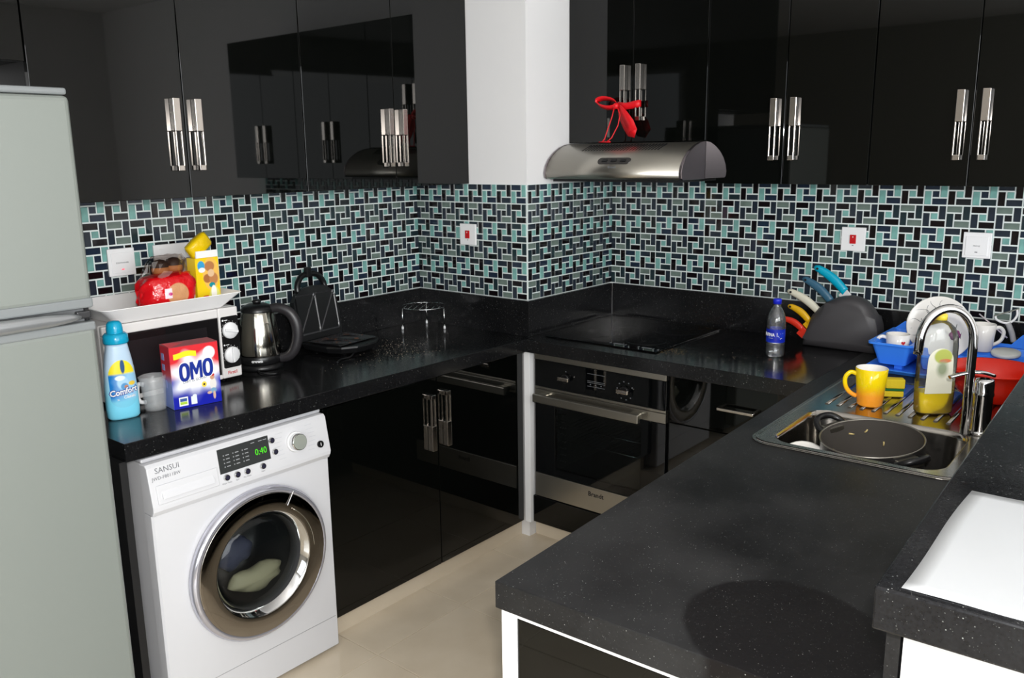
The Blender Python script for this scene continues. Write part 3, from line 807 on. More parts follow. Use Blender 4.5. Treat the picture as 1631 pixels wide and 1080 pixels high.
# door
dy, dz = DC
dr = put('door', B(O).lathe((WX, dy, dz), [(.1565, .0005), (.224, .0005), (.229, .006), (.229, .016), (.222, .025), (.212, .028), (.2115, .024)], 72, 'x'), mat('silver_plastic', S(196, 196, 206), .12, metal=.7), wm)
put('door_ring', B(O).lathe((WX, dy, dz), [(.2112, .022), (.2112, .0282), (.2095, .0292), (.16, .0272), (.157, .0262), (.1565, .018)], 72, 'x'), SMOKE, dr)
put('inner_ring', B(O).lathe((WX, dy, dz), [(.1562, .0265), (.1555, .0262), (.1415, .003)], 72, 'x'), CHROME, dr)
put('gasket', B(O).lathe((WX, dy, dz), [(.1414, .003), (.139, -.01), (.136, -.04), (.147, -.045)], 56, 'x'), mat('grey_rubber', S(58, 58, 60), .5), dr)
put('door_line', B(O).obox((WX+.031, dy+.098, dz+.172), (0, .84, -.54), (0, .54, .84), X, -.0012, .0012, -.022, .022, 0, .001), WHITE_INK, dr)
b = B(O); pts = []
for i in range(13):
    a = math.radians(52-i*4.4); pts.append((WX+.0315, dy+.172*math.cos(a), dz+.172*math.sin(a)))
b.tube(pts, .0014, 6); put('grip_line', b, STEEL, dr)
put('door_glass', B(O).lathe((WX, dy, dz), [(.1385, -.008), (.13, .0), (.11, .008), (.07, .014), (.03, .0165), (.001, .017)], 56, 'x'), clear('smoked_glass', (.86, .88, .86, 1), 1, .022), dr)
DRUM = mat('drum_steel', S(96, 96, 98), .35, metal=.8)
put('drum', B(O).lathe((WX, dy, dz), [(.147, -.035), (.147, -.05), (.146, -.2), (.13, -.23), (.001, -.235)], 56, 'x'), mat('drum_dark', S(40, 42, 44), .35, metal=.5), wm)
LAU = mat('wet_laundry', S(128, 126, 104), .7); LAU2 = mat('dark_laundry', S(48, 52, 70), .7)
def lump(cy_, cz_, a, c_, m, seed):
    rnd = random.Random(seed); b = B(O); rings = []
    ph = [rnd.uniform(0, 6.28) for _ in range(6)]
    for j in range(9):
        t = PI*j/8; r = math.sin(t)
        ring_ = []
        for i in range(24):
            q = 2*PI*i/24
            w = 1+.12*math.sin(3*q+ph[0])*r+.08*math.sin(5*q+ph[1]+2*t)+.06*math.sin(7*q+ph[2]-t)
            ring_.append((WX-.075+.03*-math.cos(t), cy_+a*max(r, .02)*w*math.cos(q), cz_+c_*max(r, .02)*w*math.sin(q)))
        rings.append(ring_)
    b.loft(rings)
    o = put('wet_cloth', b, m); o.location = O
    return tag(o, 'pale wet cloth behind the washing machine door' if m is LAU else 'dark wet cloth behind the washing machine door', 'laundry')
lump(dy+.03, dz-.085, .092, .04, LAU, 2)
lump(dy-.04, dz+.022, .06, .05, LAU2, 4)

# ================================================================== things on the left worktop
WZ = CZ+.0006
# microwave (front faces +x)
O = (.14, -1.895, WZ)
mw = thing('microwave', 'white compact microwave oven with two dials under the white tray', 'microwave', O)
MW = mat('microwave_white', S(222, 219, 217), .3)
MX, M0, M1, MZ = .258, -2.118, -1.678, 1.098
put('body', B(O).box(.025, .238, M0, M1, WZ+.01, MZ, .006, 3), MW, mw)
fp = put('front_frame', B(O).box(.2385, MX, M0, -1.748, .868, .882, .003).box(.2385, MX, M0, -1.748, 1.068, MZ-.001, .004).box(.2385, MX, M0, M0+.024, .882, 1.068, .002), MW, mw)
put('door_glass', B(O).box(.242, MX-.002, M0+.0245, -1.7495, .8825, 1.0675, .001), mat('oven_window', S(24, 22, 23), .06), mw)
put('window_mesh', B(O).box(MX-.002, MX-.0015, M0+.06, -1.79, .91, 1.045), mat('window_mesh', S(34, 31, 33), .15), mw)
pn = put('control_panel', B(O).box(.2385, MX+.001, -1.7475, M1, .868, MZ-.001, .004), MW, mw)
b = B(O); b.prism([(u, w) for u, w in rrect(-1.711, .985, .062, .168, .006, 4)], 'x', MX+.001, MX+.002)
pk = put('dial_plate', b, mat('panel_black', S(16, 15, 16), .3), pn)
for z_, an in ((1.023, -.25), (.943, 1.57)):
    k = put('dial', B(O).lathe((MX+.002, -1.712, z_), [(.0265, 0), (.0265, .006), (.024, .009), (.001, .0095)], 36, 'x'), WHITE_PL, pk)
    b = B(O); b.obox((MX+.0108, -1.712, z_), (0, math.cos(an), math.sin(an)), (0, -math.sin(an), math.cos(an)), X, -.024, .024, -.004, .004, 0, .006, .0015)
    put('dial_grip', b, WHITE_PL, k)
    b = B(O)
    for i in range(11):
        a = math.radians(-30+i*24); yy_, zz_ = -1.712+.0305*math.cos(a), z_+.0305*math.sin(a)
        b.box(MX+.002, MX+.0023, yy_-.0009, yy_+.0009, zz_-.0009, zz_+.0009)
    b.disc((MX+.002, -1.735, z_+.034), .003, 'x', 10, .0003); b.box(MX+.002, MX+.0023, -1.73, -1.718, z_+.033, z_+.035)
    put('dial_marks', b, WHITE_INK, pk)['kind'] = 'stuff'
text('lettering', 'First1', .0155, RED_INK, pn, (MX+.0014, -1.712, .885), Y, Z, O, bold=.0002)
for fy in (M0+.04, M1-.04):
    for fx in (.05, .21): put('foot', B(O).cyl((fx, fy, WZ), (fx, fy, WZ+.0105), .012, n=12), BLACK_PL, mw)

# tray on top
O = (.14, -1.89, MZ+.0006); TZ = O[2]
ty = thing('serving_tray', 'white serving tray with sloping sides on top of the microwave', 'tray', O)
TRAY = mat('tray_white', S(246, 245, 244), .2)
def rr(cx, cy, w, h, r, z): return [(x, y, z) for x, y in rrect(cx, cy, w, h, r, 6)]
b = B(O)
cx, cy = .148, -1.898
b.loft([rr(cx, cy, .205, .345, .012, TZ), rr(cx, cy, .215, .355, .014, TZ+.004), rr(cx, cy, .285, .448, .02, TZ+.046), rr(cx, cy, .291, .454, .022, TZ+.047),
        rr(cx, cy, .288, .451, .02, TZ+.049), rr(cx, cy, .280, .442, .019, TZ+.046), rr(cx, cy, .209, .349, .012, TZ+.0065)], smooth=False)
put('dish', b, TRAY, ty)
PLT = mat('melamine_plate', S(168, 152, 138), .3)
pl = thing('serving_plate', 'beige oval plate leaning behind the yellow biscuit box', 'plate', (.09, -1.71, TZ+.03))
b = B(); rings = []
for r, h in ((.001, 0), (.06, .001), (.085, .006), (.085, .008), (.058, .004), (.001, .003)):
    rings.append([(-.012+h-.22*r*math.sin(2*PI*i/32)*.9, r*math.cos(2*PI*i/32), .058+r*.72*math.sin(2*PI*i/32)) for i in range(32)])
b.loft(rings); put('dish', b, PLT, pl)

# bread bag: red wrapped loaf, clear film above
O = (.2, -1.884, TZ+.0075)
bg = thing('bread_bag', 'red plastic bag of bread lying in the white tray on the microwave', 'bread', O)
REDF = mat('red_film', S(206, 14, 24), .18); n = NT(REDF)
bun = n.ell(n.y, n.z, .012, .055, .034, .034, .05); bun2 = n.ell(n.y, n.z, .0, .02, .025, .018, .1)
lab = n.box(n.y, n.z, -.03, -.008, .045, .075)
c = n.mix(n.op('MAXIMUM', bun, bun2), S(206, 14, 24), S(206, 152, 108)); c = n.mix(lab, c, S(240, 220, 230))
dot = n.ell(n.y, n.z, -.013, .058, .006, .005, .2); c = n.mix(dot, c, S(190, 40, 120))
side = n.op('MULTIPLY', n.ramp(n.y, .071, .074), n.op('MAXIMUM', n.ell(n.x, n.z, .01, .03, .02, .022, .1), n.ell(n.x, n.z, .008, .075, .02, .026, .1)))
c = n.mix(side, c, S(205, 200, 205))
n.col(c); n.bump(n.noise(38, 3), .9, .006)
rings = []
for y_, a, h, zc in ((-.085, .012, .05, .05), (-.078, .03, .085, .052), (-.06, .05, .108, .056), (0, .056, .116, .06), (.055, .054, .118, .061), (.072, .048, .112, .06), (.08, .03, .09, .055)):
    rings.append([(x, y_+.006*math.sin(5*t_)*(abs(y_) > .07), z) for t_, (x, z) in [(t_, ((-.0+a*math.copysign(abs(math.cos(t_))**.55, math.cos(t_))), max(.001, zc+h/2*math.copysign(abs(math.sin(t_))**.6, math.sin(t_))))) for t_ in [2*PI*i/28 for i in range(28)]]])
b = B(); b.loft(rings); put('wrapped_loaf', b, REDF, bg)
FILM = clear('crinkled_film', (.9, .86, .84, 1), 1, .2)
b = B(); rings = []
rnd = random.Random(5)
for j, (z_, a, h) in enumerate(((.108, .05, .07), (.128, .04, .066), (.15, .024, .062), (.168, .008, .05))):
    rings.append([(a*math.cos(t_)+rnd.uniform(-.005, .005)-.012*j*.6, h*math.sin(t_)+.008*j+rnd.uniform(-.005, .005), z_+rnd.uniform(-.005, .005)) for t_ in [2*PI*i/20 for i in range(20)]])
b.loft(rings, False, True, False); put('clear_film', b, FILM, bg)
BUN = mat('bread_crust', S(196, 130, 78), .6); BUND = mat('dark_crust', S(62, 44, 36), .5); n = NT(BUND); n.bump(n.noise(60, 3), .3)
for y_, z_ in ((.0, .125), (.045, .128)):
    b = B(); b.lathe((-.018, y_, z_-.002), [(.001, -.014), (.024, -.008), (.027, .004), (.018, .018), (.001, .024)], 20, sx=.9)
    put('bread_roll', b, BUN if y_ == 0 else BUN, bg)
    b = B(); b.lathe((-.018, y_, z_+.012), [(.026, -.004), (.024, .008), (.014, .017), (.001, .02)], 20, sx=.9)
    put('roll_top', b, BUND, bg)

# biscuit box with its flap folded open
O = (.185, -1.742, TZ+.0075)
bx = thing('biscuit_box', 'opened yellow biscuit box with a yellow wrapper standing in the white tray', 'box', O, .06)
YEL = mat('yellow_box', S(240, 206, 22), .3)
FRN = mat('yellow_box_print', S(240, 206, 22), .3); n = NT(FRN)
c = n.mix(n.ell(n.y, n.z, .012, .098, .03, .052, .05), S(240, 206, 22), S(240, 190, 90))
for (u, v, r1, r2, q) in ((.008, .122, .018, .016, (184, 122, 74)), (-.002, .084, .015, .014, (170, 108, 62)), (.02, .082, .016, .018, (190, 128, 80)), (.012, .1, .012, .012, (226, 190, 150))):
    c = n.mix(n.ell(n.y, n.z, u, v, r1, r2, .1), c, S(*q))
c = n.mix(n.ell(n.y, n.z, -.022, .125, .013, .016, .1), c, S(60, 160, 210)); c = n.mix(n.ell(n.y, n.z, -.02, .112, .012, .008, .1), c, S(235, 240, 240))
c = n.mix(n.ell(n.y, n.z, .013, .062, .011, .008, .1), c, S(20, 140, 150))
c = n.mix(n.ell(n.y, n.z, .02, .02, .02, .036, .1), c, S(225, 226, 120)); c = n.mix(n.ell(n.y, n.z, .018, .036, .01, .024, .1), c, S(250, 250, 240))
c = n.mix(n.box(n.y, n.z, -.022, -.003, .002, .03), c, S(206, 20, 40)); n.col(c)
put('carton', B().box(-.022, .022, -.042, .042, 0, .15, .001), YEL, bx)
put('front_print', B().box(.0221, .0226, -.0418, .0418, .0005, .1495), FRN, bx)
put('inner_flap', B().box(.016, .022, -.036, .0415, .1503, .172), WHITE_LAM, bx)
CR = mat('yellow_wrapper', S(226, 190, 10), .22); n = NT(CR); n.bump(n.noise(45, 3), .8, .004)
b = B(); q = Matrix.Rotation(.62, 3, 'X')
rings = []
for w, a, h in ((-.04, .006, .02), (-.034, .018, .024), (0, .021, .026), (.034, .019, .025), (.044, .008, .022)):
    rings.append([(-.0+a*math.copysign(abs(math.cos(t_))**.6, math.cos(t_)), *(Vector((0, w, h*math.copysign(abs(math.sin(t_))**.6, math.sin(t_)))) @ q.transposed()).yz+Vector((-.012, .187))) for t_ in [2*PI*i/16 for i in range(16)]])
b.loft(rings); put('biscuit_wrapper', b, CR, bx)

# fabric softener bottle
O = (.368, -2.133, WZ)
cf = thing('softener_bottle', 'light blue fabric softener bottle with turquoise cap by the fridge', 'bottle', O, -.2)
SOFT = mat('softener_bottle', S(120, 196, 224), .3); n = NT(SOFT)
lo = S(120, 208, 234); hi = S(186, 210, 230)
c = n.mix(n.ramp(n.z, .05, .15), lo, hi)
front = n.ramp(n.x, -.001, .001)
lab = n.op('MAXIMUM', n.box(n.y, n.z, -.034, .034, .06, .125), n.op('MAXIMUM', n.ell(n.y, n.z, 0, .122, .034, .046, .02), n.ell(n.y, n.z, 0, .06, .034, .026, .02)))
lab = n.op('MULTIPLY', lab, front)
lc = n.mix(n.ramp(n.op('ADD', n.y, n.op('MULTIPLY', n.noise(30, 2), .03)), -.012, .03), S(24, 120, 198), S(150, 200, 232))
lc = n.mix(n.ramp(n.z, .066, .05), lc, S(120, 200, 226))
lc = n.mix(n.ramp(n.z, .126, .132), lc, S(240, 222, 40))
for u, v, r1, r2, q in ((.003, .15, .006, .020, (40, 80, 130)), (.0, .104, .015, .018, (170, 210, 238)), (.004, .093, .010, .010, (86, 150, 200)), (.008, .092, .005, .005, (200, 130, 90)), (.024, .1, .009, .006, (232, 196, 70)), (-.006, .118, .013, .007, (225, 238, 248))):
    lc = n.mix(n.ell(n.y, n.z, u, v, r1, r2, .15), lc, S(*q))
n.col(n.mix(lab, c, lc))
BP = [(0, .038, .024), (.006, .0425, .027), (.03, .0435, .028), (.09, .0425, .0275), (.14, .039, .0265), (.175, .034, .0255), (.202, .029, .0245), (.212, .0275, .024)]
def bsurf(y, z):
    for (z0, a0, b0), (z1, a1, b1) in zip(BP, BP[1:]):
        if z0 <= z <= z1:
            f = (z-z0)/(z1-z0); a = a0+(a1-a0)*f; bb_ = b0+(b1-b0)*f
            return bb_*max(0, 1-abs(y/a)**2.6)**(1/2.6)
    return .024
b = B(); b.loft([ring(0, 0, z_, bb_, a, 40, 2.6) for z_, a, bb_ in BP]); put('body', b, SOFT, cf)
CAP = mat('turquoise_cap', S(20, 158, 196), .2)
cc = put('collar', B().lathe((0, 0, .2125), [(.0315, 0), (.033, .004), (.0325, .022), (.027, .028), (.02, .0282)], 36, cap0=True), CAP, cf)
put('cap', B().lathe((0, 0, .241), [(.0215, 0), (.0215, .012), (.0195, .026), (.014, .032), (.001, .034)], 32), CAP, cc)
wp = lambda z0: (lambda c_: Vector((bsurf(c_.x, z0+c_.y)+.0004+c_.z, c_.x, z0+c_.y+c_.x*.12)))
text('lettering', 'Comfort', .0235, mat('navy_ink', S(24, 60, 150), .4), cf, (0, 0, 0), Y, Z, warp=wp(.0795), bold=.0022, sx=.86)
text('lettering', 'Comfort', .0235, WHITE_INK, cf, (0, 0, 0), Y, Z, warp=lambda c_: wp(.0795)(c_)+Vector((.0008, 0, 0)), bold=.0006, sx=.86)
text('lettering', 'Classic', .011, WHITE_INK, cf, (0, 0, 0), Y, Z, warp=lambda c_: wp(.064)(c_)+Vector((.0002, .014, 0)), bold=.0002)
text('lettering', '2L', .007, WHITE_INK, cf, (0, 0, 0), Y, Z, warp=lambda c_: wp(.058)(c_)+Vector((.0002, -.016, 0)))

# measuring jug
O = (.366, -2.037, WZ)
mj = thing('measuring_cup', 'frosted clear plastic measuring cup between softener bottle and detergent box', 'cup', O)
FROST = clear('frosted_plastic', (.97, .98, .98, 1), 1, .04, .3, .17, (1, 1, 1, 1))
b = B(); n_ = 32
def jr(r, z, sp=0):
    return [(r*math.cos(2*PI*i/n_), r*math.sin(2*PI*i/n_)-sp*max(0, math.cos(2*PI*i/n_+PI/2))**6, z) for i in range(n_)]
b.loft([jr(.001, 0), jr(.027, 0), jr(.029, .003), jr(.034, .085, .004), jr(.0355, .1, .008), jr(.034, .1, .007), jr(.032, .085, .003), jr(.027, .005), jr(.001, .004)])
put('body', b, FROST, mj)
b = B(); hx_, hy_ = -math.cos(.62), -math.sin(.62); b.tube(spline([(hx_*.031, hy_*.031, .072), (hx_*.044, hy_*.044, .073), (hx_*.05, hy_*.05, .06), (hx_*.05, hy_*.05, .03), (hx_*.042, hy_*.042, .02), (hx_*.029, hy_*.029, .02)]), .0065, 8); put('handle', b, WHITE_PL, mj)

# washing powder box
O = (.4, -1.938, WZ)
om = thing('detergent_box', 'opened red white and blue washing powder box in front of the microwave', 'box', O, -.155)
OW, OD, OH = .142, .072, .182
OMB = mat('powder_box', S(190, 30, 46), .4); n = NT(OMB)
n.col(n.mix(n.ramp(n.z, .075, .1), S(120, 140, 200), S(196, 40, 56)))
put('carton', B().box(-OD/2, OD/2, -OW/2, OW/2, 0, OH, .001), OMB, om)
OF = mat('powder_box_front', S(255, 255, 255), .3); n = NT(OF)
uy = n.y; uz = n.op('SUBTRACT', n.z, .092)
ang = n.op('ARCTAN2', uz, uy)
rad = n.op('SQRT', n.op('ADD', n.op('MULTIPLY', n.op('MULTIPLY', uy, uy), .8), n.op('MULTIPLY', uz, uz)))
ray = n.op('MULTIPLY_ADD', n.op('SINE', n.op('MULTIPLY_ADD', ang, 7, .6)), .011, .062)
out = n.ramp(n.op('SUBTRACT', rad, ray), -.016, .016)
edge = n.mix(n.ramp(n.z, .084, .1), S(16, 30, 168), S(214, 44, 52))
c = n.mix(out, S(238, 240, 246), edge)
c = n.mix(n.op('MULTIPLY', n.ramp(n.z, .06, .03), .92), c, S(14, 26, 160))
c = n.mix(n.box(n.y, n.op('ADD', n.z, n.op('MULTIPLY', n.op('SINE', n.op('MULTIPLY', n.y, 80)), .003)), -.06, .006, .149, .165), c, S(246, 222, 40))
c = n.mix(n.ell(n.y, n.z, .043, .153, .018, .019, .08), c, S(226, 226, 232))
c = n.mix(n.box(n.y, n.z, -.055, -.029, .008, .034), c, S(236, 240, 232)); c = n.mix(n.box(n.y, n.z, -.052, -.032, .012, .02), c, S(170, 206, 60))
c = n.mix(n.box(n.y, n.z, -.052, -.032, .021, .03), c, S(60, 90, 150))
c = n.mix(n.box(n.y, n.z, -.02, -.003, .008, .032), c, S(226, 232, 244)); c = n.mix(n.ell(n.y, n.z, -.009, .033, .006, .004, .1), c, S(226, 232, 244))
for u, v, r1, r2, q in ((.048, .058, .010, .018, (226, 220, 214)), (.047, .079, .007, .008, (196, 150, 120)), (.047, .085, .0075, .004, (200, 30, 40)), (.048, .038, .009, .008, (120, 160, 190)),
                        (.05, .024, .004, .012, (206, 170, 150)), (.036, .033, .007, .004, (206, 170, 150)), (.022, .061, .0075, .0085, (236, 206, 70)), (.022, .061, .003, .003, (40, 40, 50))):
    c = n.mix(n.ell(n.y, n.z, u, v, r1, r2, .15), c, S(*q))
n.col(c)
fp = put('front_print', B().box(OD/2+.0001, OD/2+.0006, -OW/2+.0005, OW/2-.0005, .0005, OH-.0005), OF, om)
DEEP = mat('deep_blue_ink', S(18, 44, 140), .35)
def omo(g, m, x0, x1, nm):
    # tall heavy capitals drawn as outlines; g grows them for the white halo
    for k, (cy_, kind) in enumerate(((-.0325, 'O'), (.002, 'M'), (.0365, 'O'))):
        el = lambda a, b_: [(cy_+a*math.copysign(abs(math.cos(2*PI*i/40))**.8, math.cos(2*PI*i/40)), b_*math.copysign(abs(math.sin(2*PI*i/40))**.8, math.sin(2*PI*i/40))) for i in range(40)]
        if kind == 'O': loops = [el(.0155+g, .027+g)] + ([el(.0058, .0175)] if g == 0 else [])
        else:
            P_ = [(-.0175, -.026), (-.0175, .026), (-.0085, .026), (0, .004), (.0085, .026), (.0175, .026), (.0175, -.026), (.0095, -.026), (.0095, .006), (.0025, -.014), (-.0025, -.014), (-.0095, .006), (-.0095, -.026)]
            if g: P_ = [(-.0175-g, -.026-g), (-.0175-g, .026+g), (-.0085+g, .026+g), (0, .008+g), (.0085-g, .026+g), (.0175+g, .026+g), (.0175+g, -.026-g)]
            loops = [[(cy_+u, w) for u, w in P_]]
        o = flat(nm, loops, x0, x1, m, om)
        # stand the letters on the front face, rising slightly to the right
        o.data.transform(Matrix(((0, 0, 1, 0), (1, 0, 0, 0), (.06, 1, 0, .108), (0, 0, 0, 1))))
omo(.0026, WHITE_INK, OD/2+.0007, OD/2+.0010, 'lettering_outline')
omo(0, DEEP, OD/2+.0011, OD/2+.0015, 'lettering')
text('lettering', 'DIRT IS GOOD', .0105, INK, om, (OD/2+.001, -.004, .079), (0, 1, .09), Z)
b = B(); b.obox((0, 0, OH), (1, 0, 0), (0, 1, .0), (0, 0, 1), -OD/2, OD/2, -OW/2, OW/2, .0002, .0012)
put('lid', b, mat('torn_card', S(150, 60, 66), .6), om)
b = B(); b.obox((OD/2-.002, -OW/2, OH+.0015), Vector((-.25, .9, -.12)).normalized(), Vector((-.9, -.25, .25)).normalized(), Vector((.2, .1, .95)).normalized(), 0, .075, -.002, .03, 0, .0012)
put('torn_flap', b, mat('red_card', S(196, 44, 58), .5), om)
sd = B(); sd.box(-.026, -.006, -OW/2-.0006, -OW/2-.0001, .14, .16).box(-.026, -.006, -OW/2-.0006, -OW/2-.0001, .11, .128).box(-.03, .0, -OW/2-.0006, -OW/2-.0001, .06, .082)
put('side_print', sd, mat('pale_blue_print', S(150, 160, 210), .4), om)['kind'] = 'stuff'

# kettle
O = (.175, -1.548, WZ)
kt = thing('kettle', 'stainless steel electric kettle with black handle beside the microwave', 'kettle', O, -.89)
KST = mat('polished_steel', S(178, 174, 164), .13, metal=1)
put('power_base', B().lathe((0, 0, 0), [(.074, 0), (.076, .004), (.074, .016), (.06, .018)], 40, cap0=True), BLACK_PL, kt)
put('lower_ring', B().lathe((0, 0, .0182), [(.066, 0), (.0705, .004), (.0705, .026), (.069, .028)], 40, cap0=True), BLACK_PL, kt)
put('body', B().lathe((0, 0, .0465), [(.069, 0), (.0705, .006), (.068, .05), (.062, .1), (.055, .14), (.052, .15)], 48), KST, kt)
lid = put('lid', B().lathe((0, 0, .1968), [(.054, -.002), (.0545, .006), (.048, .016), (.03, .024), (.001, .027)], 40), BLACK_PL, kt)
put('lid_knob', B().lathe((.0, 0, .2225), [(.012, 0), (.016, .006), (.012, .012), (.001, .013)], 20, cap0=True), BLACK_PL, lid)
b = B(); hp = [(.0, .045, .203), (.0, .075, .205), (.0, .108, .19), (.0, .128, .155), (.0, .132, .11), (.0, .12, .065), (.0, .098, .038), (.0, .066, .03)]
hs_ = spline(hp); b.tube(hs_, .0105, 12, radii=[.0125+.003*math.sin(PI*i/len(hs_)) for i in range(len(hs_))], flat=1.25); put('handle', b, mat('handle_black', S(38, 36, 38), .35), kt)
put('water_gauge', B().obox((0, 0, 0), (-.8, .6, 0), (.6, .8, 0), (.0, -.1, 1), -.008, .008, .062, .078, .055, .16, .005), clear('gauge_plastic', (.75, .75, .75, 1), 1), kt)
put('spout', B().prism([(-.02, 0), (.02, 0), (0, -.03)], 'z', .165, .199), KST, kt)
kd = Vector((math.cos(.5), math.sin(.5)))
ka = .12
text('lettering', 'crown', .0145, WHITE_INK, kt, (0, 0, 0), Y, Z, bold=.0003,
     warp=lambda c_: Vector(((.0708+c_.z)*math.cos(ka+c_.x/.0705), (.0708+c_.z)*math.sin(ka+c_.x/.0705), .034+c_.y)))
b = B(); b.tube(spline([(.072, .01, .006), (.095, .02, .0035), (.12, .05, .0035), (.115, .085, .0035)]), .003, 8)
put('power_cord', b, BLACK_PL, kt)

# sandwich toaster standing open
O = (.2, -1.205, WZ)
st = thing('sandwich_toaster', 'black sandwich toaster standing open on the left worktop beside the kettle', 'toaster', O, .12)
TB = mat('toaster_black', S(18, 18, 19), .3); PLA = mat('toaster_plate', S(44, 44, 46), .24); n = NT(PLA)
n.col(n.mix(n.op('MULTIPLY', n.ramp(n.noise(30, 3), .56, .7), n.ramp(n.z, .045, .03)), S(46, 46, 48), S(150, 86, 40)))
def tri_plate(b, w, h, fx):
    """grid of a toaster plate with two pockets split by ridges; fx maps (u,v,height) to space"""
    nu, nv = 32, 16; g = []
    for j in range(nv+1):
        row = []
        for i in range(nu+1):
            u, v = i/nu, j/nv; lu = (u*2) % 1 if u < 1 else 1
            d = min(lu, 1-lu, v*.5*1.6, (1-v)*.8) ; dia = abs(lu-v)*.7
            hgt = -.02*min(1, min(d, dia)/.2)
            if d < .045 or dia < .03: hgt = 0
            row.append(b.v(fx((u-.5)*w, v*h, hgt)))
        g.append(row)
    for j in range(nv):
        for i in range(nu): b.face([g[j][i], g[j][i+1], g[j+1][i+1], g[j+1][i]], False)
lo_ = B(); shape = [(-.105, -.108), (.03, -.118), (.085, -.1), (.118, -.05), (.122, .0), (.118, .05), (.085, .1), (.03, .118), (-.105, .108)]
def sc(f, z): return [(x*f, y*f, z) for x, y in shape]
lo_.loft([sc(.82, .006), sc(.93, .012), sc(1, .03), sc(.985, .036)], smooth=False); lb = put('lower_shell', lo_, TB, st)
for fx_, fy_ in ((-.07, -.07), (-.07, .07), (.06, -.06), (.06, .06)): put('foot', B().cyl((fx_, fy_, 0), (fx_, fy_, .008), .01, n=12), TB, lb)
b = B(); tri_plate(b, .2, .165, lambda u, v, h: Vector((-.085+v, u, .041+h*.4))); put('lower_plate', b, PLA, lb)
tl = Matrix.Rotation(-.16, 3, 'Y')
def up_(x, y, z): return tl @ Vector((x, y, z))+Vector((-.108, 0, .036))
us = B()
US = [(.0, -.106), (.02, -.112), (.1, -.114), (.15, -.108), (.178, -.085), (.195, -.055), (.2, 0), (.195, .055), (.178, .085), (.15, .108), (.1, .114), (.02, .112), (0, .106)]
us.loft([[up_(-.034, y*.86, .006+z*.92) for z, y in US], [up_(-.022, y, z) for z, y in US], [up_(0, y, z) for z, y in US]], smooth=False)
ub = put('upper_shell', us, TB, st)
b = B(); tri_plate(b, .2, .15, lambda u, v, h: up_(.003+h, u, .022+v)); put('upper_plate', b, PLA, ub)
b = B(); b.tube(spline([up_(-.012, -.07, .182), up_(-.012, -.066, .21), up_(-.012, -.04, .238), up_(-.012, 0, .245), up_(-.012, .04, .238), up_(-.012, .066, .21), up_(-.012, .07, .182)]), .011, 10)
put('handle', b, TB, ub)
put('clip', B().obox(up_(-.004, -.012, .245), (1, 0, 0), Y, Z, -.01, .01, -.012, .012, -.012, .026, .004), TB, ub)
b = B(); b.tube(spline([(.10, -.05, .012), (.115, -.09, .0035), (.11, -.13, .0035), (.13, -.17, .0035)]), .003, 8); put('power_cord', b, BLACK_PL, st)

# wire trivet
O = (.148, -.728, WZ)
tr = thing('wire_trivet', 'round chrome wire trivet on three legs in front of the pillar', 'trivet', O)
put('ring', B().tube([(.094*math.cos(2*PI*i/40), .094*math.sin(2*PI*i/40), .092) for i in range(40)], .0021, 8, True), CHROME, tr)
ca = math.radians(33)
for i in range(-3, 4):
    d = .024*i; h = math.sqrt(.094**2-d*d)
    q = lambda s_: (d*math.cos(ca)-s_*h*math.sin(ca), d*math.sin(ca)+s_*h*math.cos(ca), .0935)
    put('crossbar', B().tube([q(-1), q(1)], .0013, 6), CHROME, tr)
for a in (236, 16, 126):
    r_ = math.radians(a+3); cx, cy = .091*math.cos(r_), .091*math.sin(r_)
    lg = put('leg', B().tube([(cx, cy, .09), (cx*1.02, cy*1.02, .012)], .0024, 8), CHROME, tr)
    put('leg_tip', B().lathe((cx*1.02, cy*1.02, 0), [(.004, 0), (.0048, .004), (.004, .013), (.0026, .0135)], 10, cap0=True), WHITE_PL, lg)

# crumbs
def crumbs(name, label, spots, n, m, seed, zz):
    rnd = random.Random(seed); vs, fs = [], []
    for _ in range(n):
        cx, cy, sx, sy = rnd.choice(spots); x, y = rnd.gauss(cx, sx), rnd.gauss(cy, sy); r = rnd.uniform(.0005, .0012)
        b0 = len(vs); h = r*rnd.uniform(.7, 1.3)
        vs += [(x+r*rnd.uniform(.7, 1.2), y, zz), (x, y+r, zz), (x-r, y-r*.4, zz), (x+r*.3, y-r, zz), (x, y, zz+h)]
        fs += [(b0, b0+1, b0+4), (b0+1, b0+2, b0+4), (b0+2, b0+3, b0+4), (b0+3, b0, b0+4)]
    me = bpy.data.meshes.new(name); me.from_pydata(vs, [], fs); me.materials.append(m)
    o = bpy.data.objects.new(name, me); COL.objects.link(o); tag(o, label, 'crumbs'); o['kind'] = 'stuff'
CRU = mat('crumb', S(196, 180, 158), .8); CRG = mat('hob_scraps', S(130, 106, 60), .7)
crumbs('bread_crumbs', 'pale bread crumbs scattered on the worktop in front of the toaster', [(.36, -1.12, .05, .06), (.3, -1.02, .06, .05), (.46, -1.1, .04, .09), (.4, -1.25, .06, .09)], 230, CRU, 3, CZ)
crumbs('food_scraps', 'brown food scraps at the front right corner of the hob', [(1.185, -.53, .03, .022), (1.2, -.5, .028, .02)], 130, CRG, 8, CZ)
crumbs('loose_crumbs', 'few loose crumbs on the worktop around the water bottle', [(1.3, -.5, .12, .05), (1.5, -.45, .12, .07)], 40, CRU, 9, CZ)

